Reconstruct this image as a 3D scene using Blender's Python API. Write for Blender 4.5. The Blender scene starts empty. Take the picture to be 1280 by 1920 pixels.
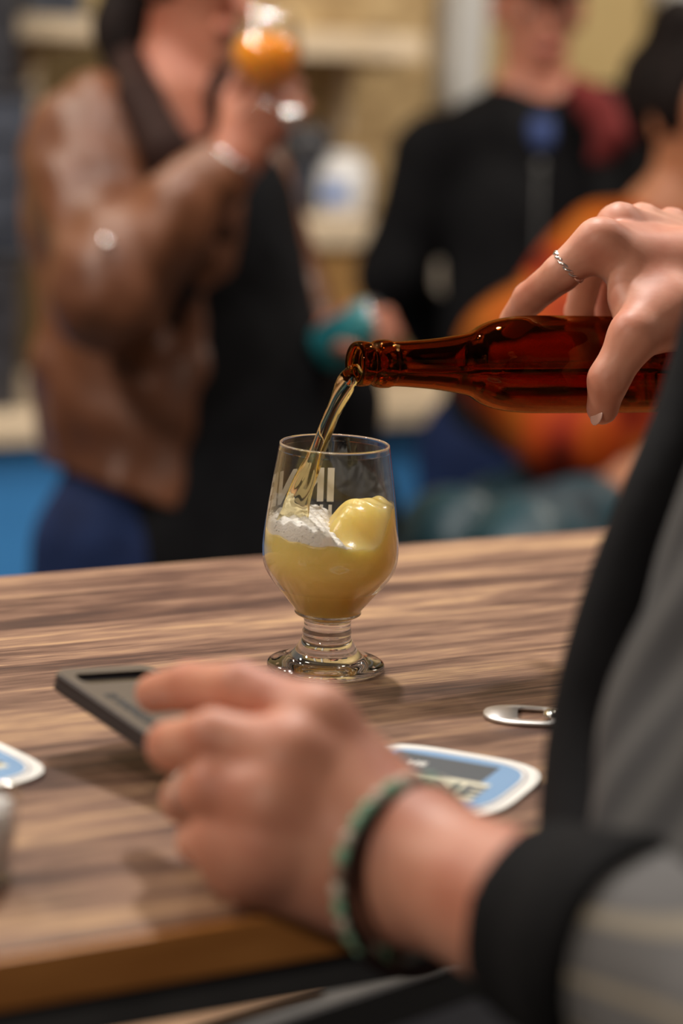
import bpy, bmesh, math, random
import numpy as np
from mathutils import Vector, Matrix
random.seed(7)
rng = np.random.default_rng(7)
C = bpy.context.scene.collection
SC = bpy.context.scene

# ------------------------------------------------------------------ camera
PITCH = math.radians(11.6); ROLL = math.radians(2.4); CAMZ = 1.464
FPX = 4533.0
_F = Vector((0, math.cos(PITCH), -math.sin(PITCH)))
_R0 = Vector((1, 0, 0)); _U0 = Vector((0, math.sin(PITCH), math.cos(PITCH)))
_R = _R0*math.cos(ROLL) + _U0*math.sin(ROLL)
_U = _U0*math.cos(ROLL) - _R0*math.sin(ROLL)
CAM = Vector((0, 0, CAMZ))
cd = bpy.data.cameras.new('camera'); cam = bpy.data.objects.new('camera', cd); C.objects.link(cam)
cam.matrix_world = Matrix.Translation(CAM) @ Matrix((_R, _U, -_F)).transposed().to_4x4()
cd.sensor_fit = 'VERTICAL'; cd.sensor_height = 36; cd.sensor_width = 24; cd.lens = 85
cd.dof.use_dof = True; cd.dof.focus_distance = 1.475; cd.dof.aperture_fstop = 3.0
cd.clip_start = 0.02
SC.camera = cam

# ------------------------------------------------------------------ world, lamps, exposure
SC.view_settings.view_transform = 'Standard'; SC.view_settings.look = 'None'
SC.view_settings.gamma = 1; SC.view_settings.exposure = 0.0
try: SC.view_settings.use_curve_mapping = False
except Exception: pass
SC.cycles.max_bounces = 16; SC.cycles.transmission_bounces = 16; SC.cycles.glossy_bounces = 6
w = bpy.data.worlds.new('room_air'); SC.world = w; w.use_nodes = True
w.node_tree.nodes['Background'].inputs[0].default_value = (0.90, 0.84, 0.78, 1)
w.node_tree.nodes['Background'].inputs[1].default_value = 0.12

def lamp(name, loc, target, power, size, col=(1, .90, .78), spot=None):
    l = bpy.data.lights.new(name, 'AREA' if spot is None else 'SPOT')
    l.energy = power; l.color = col
    if spot is None: l.shape = 'DISK'; l.size = size
    else: l.spot_size = spot; l.spot_blend = .5; l.shadow_soft_size = size
    o = bpy.data.objects.new(name, l); C.objects.link(o); o.location = loc
    o.rotation_euler = (Vector(target) - Vector(loc)).to_track_quat('-Z', 'Y').to_euler()
    return o
lamp('key_ceiling_lamp', (-.08, 2.25, 2.75), (0, 1.45, 1.1), 27, .11, (1, .95, .90))
lamp('glint_helper_light', (-.75, 2.7, 2.75), (0, 1.45, 1.1), 7, .06, (1, .93, .86))  # pair of unseen lights added to put sparkle on the glass
lamp('glint_helper_light', (.75, 2.6, 2.75), (0, 1.45, 1.1), 7, .06, (1, .93, .86))
lamp('side_ceiling_lamp', (-1.5, 1.5, 2.7), (-.1, 2.4, 1.1), 18, .18, (1, .90, .80))
lamp('hall_ceiling_lamp', (-1.4, 2.2, 2.7), (-.3, 3.0, 1.1), 19, .2, (1, .90, .78))
lamp('hall_ceiling_lamp', (1.5, 2.4, 2.7), (.4, 3.8, 1.1), 16, .2, (1, .88, .75))
lamp('wall_ceiling_lamp', (-1.1, 3.3, 2.75), (-1.0, 4.3, .9), 24, .3, (1, .90, .76))
lamp('wall_ceiling_lamp', (1.1, 4.0, 2.75), (.5, 5.1, .9), 33, .3, (1, .90, .76))

lamp('near_fill_light', (-1.3, -.6, 2.6), (0, 1.2, 1.0), 24, .25, (1, .86, .72))  # unseen light added behind the camera to brighten the table's front edge
# ------------------------------------------------------------------ pixel helpers (photo frame 1280 x 1920)
def ray(px, py): return _F + _R*((px-640)/FPX) - _U*((py-960)/FPX)
def V(px, py, d): return CAM + ray(px, py)*d
def Z(px, py, z):
    r = ray(px, py); return CAM + r*((z-CAMZ)/r.z)
YAW = math.radians(29.2)
UU = Vector((math.cos(YAW), math.sin(YAW), 0)); NN = Vector((-math.sin(YAW), math.cos(YAW), 0))
def K(px, py, k):
    r = ray(px, py); return CAM + r*(k/(r.dot(NN)))
ROT = Matrix.Rotation(YAW, 4, 'Z')

# ------------------------------------------------------------------ object helpers
def tag(o, label, cat, group=None, kind=None):
    o['label'] = label; o['category'] = cat
    if group: o['group'] = group
    if kind: o['kind'] = kind
    return o
def thing(name, label, cat, loc=(0, 0, 0), group=None):
    o = bpy.data.objects.new(name, None); C.objects.link(o); o.location = loc
    o.empty_display_size = .05
    return tag(o, label, cat, group)
def link(name, me, mat, parent=None, smooth=True):
    if mat is not None:
        for m in (mat if isinstance(mat, (list, tuple)) else [mat]): me.materials.append(m)
    if smooth: me.polygons.foreach_set('use_smooth', [True]*len(me.polygons))
    o = bpy.data.objects.new(name, me); C.objects.link(o)
    if parent is not None:
        o.parent = parent
        o.matrix_parent_inverse = Matrix.Translation(-parent.location) if parent.type == 'EMPTY' else parent.matrix_basis.inverted()
    return o
def obj(name, bm, mat, parent=None, smooth=True):
    me = bpy.data.meshes.new(name); bm.normal_update(); bm.to_mesh(me); bm.free()
    return link(name, me, mat, parent, smooth)
def struct(name, bm, mat, smooth=False):
    o = obj(name, bm, mat, None, smooth); o['kind'] = 'structure'; return o
def box(bm, c, s, M=None, bev=0.0):
    r = bmesh.ops.create_cube(bm, size=1)
    m = Matrix.Translation(Vector(c)) @ (M if M else Matrix.Identity(4)) @ Matrix.Diagonal((s[0], s[1], s[2], 1))
    bmesh.ops.transform(bm, matrix=m, verts=r['verts'])
    if bev:
        es = list({e for v in r['verts'] for e in v.link_edges})
        bmesh.ops.bevel(bm, geom=es, offset=bev, segments=3, affect='EDGES', profile=.5)
    return bm
def kbox(bm, a, b, k0, k1, z0, z1, bev=0.0):
    """room aligned box: a,b along the counter direction, k0,k1 across"""
    c = UU*((a+b)/2) + NN*((k0+k1)/2) + Vector((0, 0, (z0+z1)/2))
    return box(bm, c, (b-a, k1-k0, z1-z0), ROT, bev)
def lathe(prof, n=96, M=None, closed=False):
    bm = bmesh.new(); rings = []
    for (r, z) in prof:
        if r < 1e-6: rings.append([bm.verts.new((0, 0, z))])
        else: rings.append([bm.verts.new((r*math.cos(2*math.pi*i/n), r*math.sin(2*math.pi*i/n), z)) for i in range(n)])
    pairs = list(zip(rings[:-1], rings[1:]))
    if closed: pairs.append((rings[-1], rings[0]))
    for A, B in pairs:
        if len(A) == 1 and len(B) == 1: continue
        for i in range(n):
            j = (i+1) % n
            if len(A) == 1: bm.faces.new((A[0], B[j], B[i]))
            elif len(B) == 1: bm.faces.new((A[i], A[j], B[0]))
            else: bm.faces.new((A[i], A[j], B[j], B[i]))
    bmesh.ops.recalc_face_normals(bm, faces=bm.faces)
    if M: bmesh.ops.transform(bm, matrix=M, verts=bm.verts)
    return bm
def spline(pts, n=8):
    """catmull-rom through tuples"""
    P = [np.array(p, float) for p in pts]; P = [2*P[0]-P[1]] + P + [2*P[-1]-P[-2]]; out = []
    for i in range(1, len(P)-2):
        for s in range(n):
            t = s/n; a, b, c, d = P[i-1:i+3]
            out.append(.5*((2*b)+(-a+c)*t+(2*a-5*b+4*c-d)*t*t+(-a+3*b-3*c+d)*t**3))
    out.append(P[-2]); return out
def tube(path, radii, n=12, closed=False):
    bm = bmesh.new(); rings = []; m = len(path); path = [Vector(p) for p in path]
    up = Vector((0.1, .2, 1)).normalized()
    for i, p in enumerate(path):
        a = path[(i-1) % m] if (i > 0 or closed) else p; b = path[(i+1) % m] if (i < m-1 or closed) else p
        t = (b-a).normalized(); s = t.cross(up)
        if s.length < 1e-3: s = t.cross(Vector((1, 0, 0)))
        s.normalize(); q = s.cross(t); r = radii[i] if hasattr(radii, '__len__') else radii
        rings.append([bm.verts.new(p + (s*math.cos(2*math.pi*k/n) + q*math.sin(2*math.pi*k/n))*r) for k in range(n)])
    R = list(zip(rings[:-1], rings[1:])) + ([(rings[-1], rings[0])] if closed else [])
    for A, B in R:
        for k in range(n): bm.faces.new((A[k], A[(k+1) % n], B[(k+1) % n], B[k]))
    if not closed: bm.faces.new(rings[0]); bm.faces.new(rings[-1])
    bmesh.ops.recalc_face_normals(bm, faces=bm.faces)
    return bm
def ring_path(c, nrm, r, n=40, sq=1.0):
    nrm = Vector(nrm).normalized(); a = nrm.orthogonal().normalized(); b = nrm.cross(a)
    return [Vector(c) + a*r*math.cos(2*math.pi*i/n) + b*r*sq*math.sin(2*math.pi*i/n) for i in range(n)]

# ------------------------------------------------------------------ smooth-union bodies, meshed with surface nets
def cap(a, b, r1, r2=None, flat=None):
    return (np.array(a, float), np.array(b, float), r1, r1 if r2 is None else r2, flat)
def chain(pts, rads, flat=None):
    return [cap(pts[i], pts[i+1], rads[i], rads[i+1], flat) for i in range(len(pts)-1)]
def d_cap(P, c):
    a, b, r1, r2, flat = c
    q = P - a; ab = b - a
    if flat is not None:
        u = np.array(flat[0], float); u /= np.linalg.norm(u); f = 1/flat[1]-1
        q = q + (f*(q @ u))[:, None]*u; ab = ab + f*(ab @ u)*u
    L = ab @ ab
    t = np.clip(q @ ab/L, 0, 1) if L > 1e-12 else np.zeros(len(q))
    return np.sqrt(((q - t[:, None]*ab)**2).sum(1)) - (r1 + t*(r2-r1))
def smin(a, b, k):
    if k <= 0: return np.minimum(a, b)
    h = np.clip(.5+.5*(b-a)/k, 0, 1); return b*(1-h)+a*h - k*h*(1-h)
def d_group(P, prims, k):
    d = None
    for c in prims:
        e = d_cap(P, c); d = e if d is None else smin(d, e, k)
    return d
def body_field(core, branches, k=.02, kb=.006):
    """branches each blend with the core and not with one another; a branch is (prims, k_inner, k_to_core)"""
    def f(P):
        d0 = d_group(P, core, k); d = d0
        for br in branches:
            prims, ki, kc = br if isinstance(br, tuple) else (br, kb, kb)
            A = np.array([c[0] for c in prims]+[c[1] for c in prims]); R = max(max(c[2], c[3]) for c in prims)*2+.04
            m = np.all((P > A.min(0)-R) & (P < A.max(0)+R), axis=1)
            if not m.any(): continue
            e = smin(d0[m], d_group(P[m], prims, ki), kc); d[m] = np.minimum(d[m], e) if d is not d0 else np.minimum(d0[m], e)
            if d is d0: d = d.copy()
        return d
    def g(P):
        d0 = d_group(P, core, k); out = d0.copy()
        for br in branches:
            prims, ki, kc = br if isinstance(br, tuple) else (br, kb, kb)
            A = np.array([c[0] for c in prims]+[c[1] for c in prims]); R = max(max(c[2], c[3]) for c in prims)*2+.04
            m = np.all((P > A.min(0)-R) & (P < A.max(0)+R), axis=1)
            if m.any(): out[m] = np.minimum(out[m], smin(d0[m], d_group(P[m], prims, ki), kc))
        return out
    def bounds():
        cs = list(core)
        for br in branches: cs += br[0] if isinstance(br, tuple) else br
        A = np.array([c[0] for c in cs]+[c[1] for c in cs]); R = np.array([max(c[2], c[3])*(c[4][1] if c[4] and c[4][1] > 1 else 1) for c in cs]*2)
        return (A-R[:, None]).min(0), (A+R[:, None]).max(0)
    g.bounds = bounds()
    return g
def nets(field, h, lo=None, hi=None, name='m'):
    if lo is None: lo, hi = field.bounds
    lo = np.array(lo)-2.5*h; hi = np.array(hi)+2.5*h
    n = np.ceil((hi-lo)/h).astype(int)+1
    ax = [lo[i]+h*np.arange(n[i]) for i in range(3)]
    B = 8; nb = -(-n//B); npad = nb*B
    ctr = [lo[i]+h*(B*np.arange(nb[i])+(B-1)/2) for i in range(3)]
    CG = np.stack(np.meshgrid(*ctr, indexing='ij'), -1).reshape(-1, 3)
    cv = np.concatenate([field(CG[q:q+400000]) for q in range(0, len(CG), 400000)])
    G4 = np.repeat(cv.astype(np.float32)[:, None], B**3, 1)
    act_ = np.where(np.abs(cv) < 2.0*h*(B-1)/2*1.7321+.004)[0]
    off = h*(np.stack(np.meshgrid(*[np.arange(B)]*3, indexing='ij'), -1).reshape(-1, 3)-(B-1)/2)
    for q in range(0, len(act_), 900):
        ids = act_[q:q+900]; P = (CG[ids][:, None, :]+off[None]).reshape(-1, 3)
        G4[ids] = field(P).reshape(len(ids), -1)
    G = G4.reshape(nb[0], nb[1], nb[2], B, B, B).transpose(0, 3, 1, 4, 2, 5).reshape(npad)[:n[0], :n[1], :n[2]]
    S = G < 0
    corners = [(a, b, c) for a in (0, 1) for b in (0, 1) for c in (0, 1)]
    m = n-1
    def sl(A, o): return A[o[0]:o[0]+m[0], o[1]:o[1]+m[1], o[2]:o[2]+m[2]]
    cnt = sum(sl(S, o).astype(np.int8) for o in corners)
    act = (cnt > 0) & (cnt < 8)
    idx = -np.ones(m, np.int64); ci = np.argwhere(act); idx[act] = np.arange(len(ci))
    acc = np.zeros((len(ci), 3)); num = np.zeros(len(ci))
    for o in corners:
        for a in range(3):
            if o[a]: continue
            q = list(o); q[a] = 1
            v0 = G[ci[:, 0]+o[0], ci[:, 1]+o[1], ci[:, 2]+o[2]]; v1 = G[ci[:, 0]+q[0], ci[:, 1]+q[1], ci[:, 2]+q[2]]
            c = (v0 < 0) != (v1 < 0); t = np.where(c, v0/np.where(c, v0-v1, 1), 0)
            p = np.tile(np.array(o, float), (len(ci), 1)); p[:, a] = t
            acc += p*c[:, None]; num += c
    verts = lo + h*(ci + acc/num[:, None])
    faces = []
    for a in range(3):
        b, c = (a+1) % 3, (a+2) % 3
        s0 = [slice(0, None)]*3; s1 = [slice(0, None)]*3
        s0[a] = slice(0, -1); s1[a] = slice(1, None)
        ch = S[tuple(s0)] != S[tuple(s1)]
        e = np.argwhere(ch); e = e[(e[:, b] > 0) & (e[:, c] > 0) & (e[:, b] < m[b]) & (e[:, c] < m[c])]
        ins = S[e[:, 0], e[:, 1], e[:, 2]]
        def cell(db, dc):
            q = e.copy(); q[:, b] += db; q[:, c] += dc; return idx[q[:, 0], q[:, 1], q[:, 2]]
        Q = np.stack([cell(-1, -1), cell(0, -1), cell(0, 0), cell(-1, 0)], 1)
        Q[~ins] = Q[~ins][:, ::-1]; faces.append(Q)
    faces = np.concatenate(faces); faces = faces[(faces >= 0).all(1)]
    me = bpy.data.meshes.new(name)
    me.vertices.add(len(verts)); me.vertices.foreach_set('co', verts.astype(np.float32).ravel())
    me.loops.add(faces.size); me.loops.foreach_set('vertex_index', faces.ravel().astype(np.int32))
    me.polygons.add(len(faces)); me.polygons.foreach_set('loop_start', np.arange(0, faces.size, 4, dtype=np.int32))
    me.polygons.foreach_set('loop_total', np.full(len(faces), 4, np.int32))
    me.update(calc_edges=True); me.validate()
    return me
def blob(name, field, h, mat, parent, lo=None, hi=None):
    return link(name, nets(field, h, lo, hi, name), mat, parent)
def clip(field, fn):
    g = lambda P: np.maximum(field(P), fn(P)); g.bounds = field.bounds; return g
def wob(field, amp, freq, seed=0):
    r = np.random.default_rng(seed); D = r.normal(size=(6, 3))*freq; ph = r.uniform(0, 6.28, 6)
    def g(P):
        q = P + .35/freq*np.sin(P[:, [1, 2, 0]]*freq*1.3+seed)
        return field(P) + amp*sum(np.sin(q @ D[i] + ph[i]) for i in range(6))/2.5
    g.bounds = field.bounds; return g

# ------------------------------------------------------------------ materials
def mat(name, col, rough=.5, metal=0, spec=.5, **kw):
    m = bpy.data.materials.new(name); m.use_nodes = True; p = m.node_tree.nodes['Principled BSDF']
    p.inputs['Base Color'].default_value = (*col, 1); p.inputs['Roughness'].default_value = rough
    p.inputs['Metallic'].default_value = metal; p.inputs['Specular IOR Level'].default_value = spec
    for k, v in kw.items(): p.inputs[k.replace('_', ' ')].default_value = v
    return m
def noise_mix(m, cols, scale=8, detail=4, stretch=(1, 1, 1), bump=0, bdist=.01, pos=None, rot=(0, 0, 0), distort=0):
    nt = m.node_tree; N = nt.nodes; L = nt.links; p = N['Principled BSDF']
    tc = N.new('ShaderNodeTexCoord'); mp = N.new('ShaderNodeMapping'); mp.inputs['Scale'].default_value = stretch; mp.inputs['Rotation'].default_value = rot
    nz = N.new('ShaderNodeTexNoise'); nz.inputs['Scale'].default_value = scale; nz.inputs['Detail'].default_value = detail; nz.inputs['Distortion'].default_value = distort
    cr = N.new('ShaderNodeValToRGB'); L.new(tc.outputs['Object'], mp.inputs[0]); L.new(mp.outputs[0], nz.inputs['Vector']); L.new(nz.outputs[0], cr.inputs[0])
    e = cr.color_ramp.elements
    while len(e) < len(cols): e.new(.5)
    for i, c in enumerate(cols):
        e[i].position = pos[i] if pos else .3+.4*i/(len(cols)-1); e[i].color = (*c, 1)
    L.new(cr.outputs[0], p.inputs['Base Color'])
    if bump:
        b = N.new('ShaderNodeBump'); b.inputs['Strength'].default_value = bump; b.inputs['Distance'].default_value = bdist
        L.new(nz.outputs[0], b.inputs['Height']); L.new(b.outputs[0], p.inputs['Normal'])
    return m
def skin(name, a, b, rough=.5):
    m = mat(name, a, rough, 0, .35, Subsurface_Weight=.25, Subsurface_Scale=.008)
    m.node_tree.nodes['Principled BSDF'].inputs['Subsurface Radius'].default_value = (1, .35, .2)
    noise_mix(m, [a, b], 28, 5, bump=.25, bdist=.002, pos=[.35, .68]); return m
M_skin_pour = skin('skin_pouring', (.60, .285, .19), (.47, .175, .11))
M_skin_w = skin('skin_warm', (.36, .14, .085), (.30, .095, .055))
M_skin_m = skin('skin_ruddy', (.40, .17, .11), (.32, .11, .07))
M_skin_o = skin('skin_tan', (.38, .16, .08), (.30, .11, .05))
M_lip = mat('lips', (.45, .10, .09), .4)
M_nail = mat('fingernail', (.66, .40, .33), .25)
M_leather = noise_mix(mat('brown_leather', (.14, .055, .025), .45, 0, .40), [(.075, .026, .012), (.165, .060, .026)], 7, 5, bump=.5, bdist=.01)
M_leather_dk = mat('dark_leather', (.020, .009, .007), .65, 0, .08)
M_black = noise_mix(mat('black_cloth', (.012, .012, .014), .85, 0, .12), [(.003, .003, .004), (.006, .006, .007)], 20)
M_cuff = noise_mix(mat('black_cuff_cloth', (.012, .012, .013), .9, 0, .12), [(.005, .005, .0055), (.008, .008, .009)], 40)
M_jeans = noise_mix(mat('navy_denim', (.012, .022, .07), .8, 0, .12), [(.008, .014, .045), (.014, .028, .09)], 12)
M_shirtblue = mat('blue_shirt', (.035, .055, .15), .8, 0, .12)
M_hair = noise_mix(mat('dark_hair', (.012, .008, .007), .7, 0, .06), [(.005, .004, .004), (.014, .009, .008)], 60, stretch=(1, 1, .1))
M_maroon = mat('maroon_knit', (.12, .018, .018), .8, 0, .12)
M_teal = noise_mix(mat('teal_cloth', (.02, .09, .12), .45), [(.003, .018, .028), (.012, .06, .08)], 9, bump=.4, bdist=.02)
M_tealcan = noise_mix(mat('teal_can_paint', (.02, .17, .19), .35), [(.01, .12, .15), (.04, .26, .27)], 12)
M_steel = mat('steel', (.75, .73, .70), .16, 1)
M_steel_soft = mat('brushed_steel', (.72, .70, .68), .42, 1)
M_silver = mat('silver', (.82, .80, .78), .2, 1)
M_shoe = mat('shoe_leather', (.02, .014, .012), .5)
M_blueCounter = noise_mix(mat('blue_paint', (.045, .17, .38), .45), [(.05, .24, .58), (.06, .28, .66)], 3)
M_cream = noise_mix(mat('cream_board', (.62, .50, .36), .5), [(.58, .46, .32), (.66, .54, .40)], 3, stretch=(1, 8, 8))
M_gold = noise_mix(mat('golden_plywood', (.30, .16, .05), .5), [(.26, .14, .045), (.36, .20, .07)], 4, stretch=(1, 1, 9))
M_osb = noise_mix(mat('tan_strand_board', (.38, .26, .12), .75), [(.20, .125, .055), (.36, .25, .12), (.50, .37, .20)], 16, 6, stretch=(1, 1, 1.6), bump=.3, bdist=.01, pos=[.32, .5, .68])
M_tanpaint = noise_mix(mat('tan_paint', (.42, .31, .14), .7), [(.38, .28, .125), (.45, .335, .16)], 3)
M_recess_shade = noise_mix(mat('ochre_recess_shade', (.12, .075, .02), .7), [(.10, .062, .017), (.14, .088, .026)], 3)  # dark ochre stands for the shade in the recess below the shelf
M_post = mat('grey_white_paint', (.42, .42, .42), .6)
M_floor = noise_mix(mat('concrete_floor', (.12, .11, .10), .5), [(.09, .08, .075), (.15, .14, .13)], 3, 6)
M_ceil = mat('ceiling_paint', (.10, .09, .08), .9)
M_white = mat('white_plastic', (.72, .72, .74), .4)
M_bluelabel = mat('blue_label', (.10, .22, .55), .5)
M_darkgrey = noise_mix(mat('charcoal_plastic', (.03, .03, .035), .4), [(.02, .02, .025), (.045, .045, .055)], 15)
M_darkbox = noise_mix(mat('slate_blue_box', (.035, .045, .07), .6), [(.02, .025, .04), (.06, .07, .10)], 10)
M_iron = noise_mix(mat('black_steel', (.06, .06, .06), .5, .1), [(.055, .055, .056), (.085, .085, .086)], 14)
M_shelfgrey = noise_mix(mat('grey_shelf', (.10, .10, .10), .45), [(.05, .05, .052), (.10, .095, .09)], 10, 6)

# orange floral
M_floral = mat('orange_floral', (.5, .12, .01), .7, 0, .12)
noise_mix(M_floral, [(.016, .005, .003), (.20, .014, .003), (.34, .045, .004), (.32, .085, .007), (.04, .012, .005)], 7.5, 1.5, pos=[.28, .40, .50, .62, .72], distort=.6)

SAP = .918+.040
def wood_top():
    m = bpy.data.materials.new('walnut_boards'); m.use_nodes = True; nt = m.node_tree; N = nt.nodes; L = nt.links; p = N['Principled BSDF']
    tc = N.new('ShaderNodeTexCoord'); mp = N.new('ShaderNodeMapping'); mp.inputs['Rotation'].default_value = (0, 0, -YAW)
    L.new(tc.outputs['Object'], mp.inputs[0])
    sx = N.new('ShaderNodeSeparateXYZ'); L.new(mp.outputs[0], sx.inputs[0])
    def mth(op, a, b=None):
        n = N.new('ShaderNodeMath'); n.operation = op
        for i, v in enumerate((a, b)):
            if v is None: continue
            if isinstance(v, (int, float)): n.inputs[i].default_value = v
            else: L.new(v, n.inputs[i])
        return n.outputs[0]
    # boards about 62 mm wide, each with its own tone and grain offset
    bid = mth('FLOOR', mth('DIVIDE', mth('ADD', sx.outputs[1], .011), .079))
    wn = N.new('ShaderNodeTexWhiteNoise'); wn.noise_dimensions = '1D'; L.new(bid, wn.inputs['W'])
    cb = N.new('ShaderNodeCombineXYZ'); L.new(mth('MULTIPLY', sx.outputs[0], 1.3), cb.inputs[0]); L.new(mth('MULTIPLY', sx.outputs[1], 8.5), cb.inputs[1]); L.new(mth('MULTIPLY', bid, 3.7), cb.inputs[2])
    n1 = N.new('ShaderNodeTexNoise'); n1.inputs['Scale'].default_value = 2.6; n1.inputs['Detail'].default_value = 5; n1.inputs['Distortion'].default_value = .9; L.new(cb.outputs[0], n1.inputs['Vector'])
    cb2 = N.new('ShaderNodeCombineXYZ'); L.new(mth('MULTIPLY', sx.outputs[0], 9), cb2.inputs[0]); L.new(mth('MULTIPLY', sx.outputs[1], 120), cb2.inputs[1])
    n2 = N.new('ShaderNodeTexNoise'); n2.inputs['Scale'].default_value = 4; n2.inputs['Detail'].default_value = 3; L.new(cb2.outputs[0], n2.inputs['Vector'])
    cb3 = N.new('ShaderNodeCombineXYZ'); L.new(mth('MULTIPLY', sx.outputs[0], 2.2), cb3.inputs[0]); L.new(mth('MULTIPLY', sx.outputs[1], 34), cb3.inputs[1]); L.new(mth('MULTIPLY', bid, 1.9), cb3.inputs[2])
    n3 = N.new('ShaderNodeTexNoise'); n3.inputs['Scale'].default_value = 3; n3.inputs['Detail'].default_value = 6; n3.inputs['Distortion'].default_value = .5; L.new(cb3.outputs[0], n3.inputs['Vector'])
    sap = mth('MULTIPLY', mth('LESS_THAN', sx.outputs[1], SAP), .24)
    tone = mth('ADD', mth('ADD', sap, mth('ADD', mth('ADD', mth('MULTIPLY', mth('SUBTRACT', n1.outputs[0], .5), 1.55), .49), mth('MULTIPLY', mth('SUBTRACT', wn.outputs[0], .5), .20))), mth('ADD', mth('MULTIPLY', mth('SUBTRACT', n3.outputs[0], .5), 1.05), mth('MULTIPLY', mth('SUBTRACT', n2.outputs[0], .5), .62)))
    cr = N.new('ShaderNodeValToRGB'); L.new(tone, cr.inputs[0]); e = cr.color_ramp.elements
    cols = [(.12, (.055, .028, .024)), (.34, (.108, .056, .040)), (.50, (.190, .107, .074)), (.66, (.280, .166, .108)), (.86, (.44, .275, .155))]
    while len(e) < len(cols): e.new(.5)
    for i, (q, c) in enumerate(cols): e[i].position = q; e[i].color = (*c, 1)
    L.new(cr.outputs[0], p.inputs['Base Color'])
    p.inputs['Roughness'].default_value = .42; p.inputs['Specular IOR Level'].default_value = .22
    b = N.new('ShaderNodeBump'); b.inputs['Strength'].default_value = .12; b.inputs['Distance'].default_value = .0008; L.new(n2.outputs[0], b.inputs['Height']); L.new(b.outputs[0], p.inputs['Normal'])
    return m
M_wood = wood_top()
M_edge = noise_mix(mat('amber_edge_wood', (.25, .09, .02), .45), [(.38, .145, .03), (.64, .28, .075)], 9, 5, stretch=(1, 1, 7))
M_tanwood = noise_mix(mat('tan_board', (.32, .19, .11), .5), [(.24, .135, .075), (.38, .235, .14)], 10, 5)

def glassmat(name, col, ior=1.5, rough=0.0):
    m = bpy.data.materials.new(name); m.use_nodes = True; nt = m.node_tree; nt.nodes.clear()
    g = nt.nodes.new('ShaderNodeBsdfGlass'); g.inputs['Color'].default_value = (*col, 1); g.inputs['IOR'].default_value = ior; g.inputs['Roughness'].default_value = rough
    o = nt.nodes.new('ShaderNodeOutputMaterial'); nt.links.new(g.outputs[0], o.inputs[0]); return m
M_glass = glassmat('clear_glass', (.985, .985, .975), 1.5)
M_amber = glassmat('amber_glass', (.64, .345, .125), 1.5)
def thinglass(name, col):
    m = bpy.data.materials.new(name); m.use_nodes = True; nt = m.node_tree; nt.nodes.clear(); N = nt.nodes; L = nt.links
    t = N.new('ShaderNodeBsdfTransparent'); t.inputs[0].default_value = (*col, 1)
    g = N.new('ShaderNodeBsdfGlossy'); g.inputs['Roughness'].default_value = .015
    lw_ = N.new('ShaderNodeLayerWeight'); lw_.inputs[0].default_value = .5
    pw_ = N.new('ShaderNodeMath'); pw_.operation = 'POWER'; L.new(lw_.outputs['Facing'], pw_.inputs[0]); pw_.inputs[1].default_value = 3.0
    f = N.new('ShaderNodeMath'); f.operation = 'MULTIPLY_ADD'; L.new(pw_.outputs[0], f.inputs[0]); f.inputs[1].default_value = .9; f.inputs[2].default_value = .04
    mx = N.new('ShaderNodeMixShader'); L.new(f.outputs[0], mx.inputs[0]); L.new(t.outputs[0], mx.inputs[1]); L.new(g.outputs[0], mx.inputs[2])
    o = N.new('ShaderNodeOutputMaterial'); L.new(mx.outputs[0], o.inputs[0]); return m
M_thin = thinglass('thin_clear_glass', (.975, .965, .955))
M_streambeer = glassmat('pouring_beer', (.98, .93, .74), 1.34)
M_bottlebeer = glassmat('beer_in_bottle', (.95, .75, .40), 1.15)
def beermat(name, col, tr, foam=False):
    m = bpy.data.materials.new(name); m.use_nodes = True; nt = m.node_tree; N = nt.nodes; L = nt.links
    p = N['Principled BSDF']; p.inputs['Roughness'].default_value = .25 if not foam else .6
    p.inputs['Subsurface Weight'].default_value = .8 if not foam else .3; p.inputs['Subsurface Scale'].default_value = .045 if not foam else .008
    p.inputs['Subsurface Radius'].default_value = (1, .75, .35) if not foam else (1, 1, .9)
    p.inputs['Base Color'].default_value = (*col, 1)
    t = N.new('ShaderNodeBsdfTranslucent'); t.inputs[0].default_value = (*tr, 1)
    mx = N.new('ShaderNodeMixShader'); mx.inputs[0].default_value = .35 if not foam else .2
    L.new(p.outputs[0], mx.inputs[1]); L.new(t.outputs[0], mx.inputs[2]); L.new(mx.outputs[0], N['Material Output'].inputs[0])
    tc = N.new('ShaderNodeTexCoord'); nz = N.new('ShaderNodeTexNoise'); nz.inputs['Scale'].default_value = 700 if not foam else 900; L.new(tc.outputs['Object'], nz.inputs['Vector'])
    b = N.new('ShaderNodeBump'); b.inputs['Strength'].default_value = .12 if not foam else .6; b.inputs['Distance'].default_value = .0014; L.new(nz.outputs[0], b.inputs['Height']); L.new(b.outputs[0], p.inputs['Normal'])
    return m
M_beer = beermat('hazy_beer', (.94, .71, .25), (1.0, .80, .32))
M_foam = beermat('beer_foam', (.93, .94, .90), (.95, .95, .9), True)
M_goldbeer = mat('golden_beer', (.75, .32, .02), .2, Subsurface_Weight=.5)
M_print = mat('white_print', (.85, .88, .88), .6)

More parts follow.
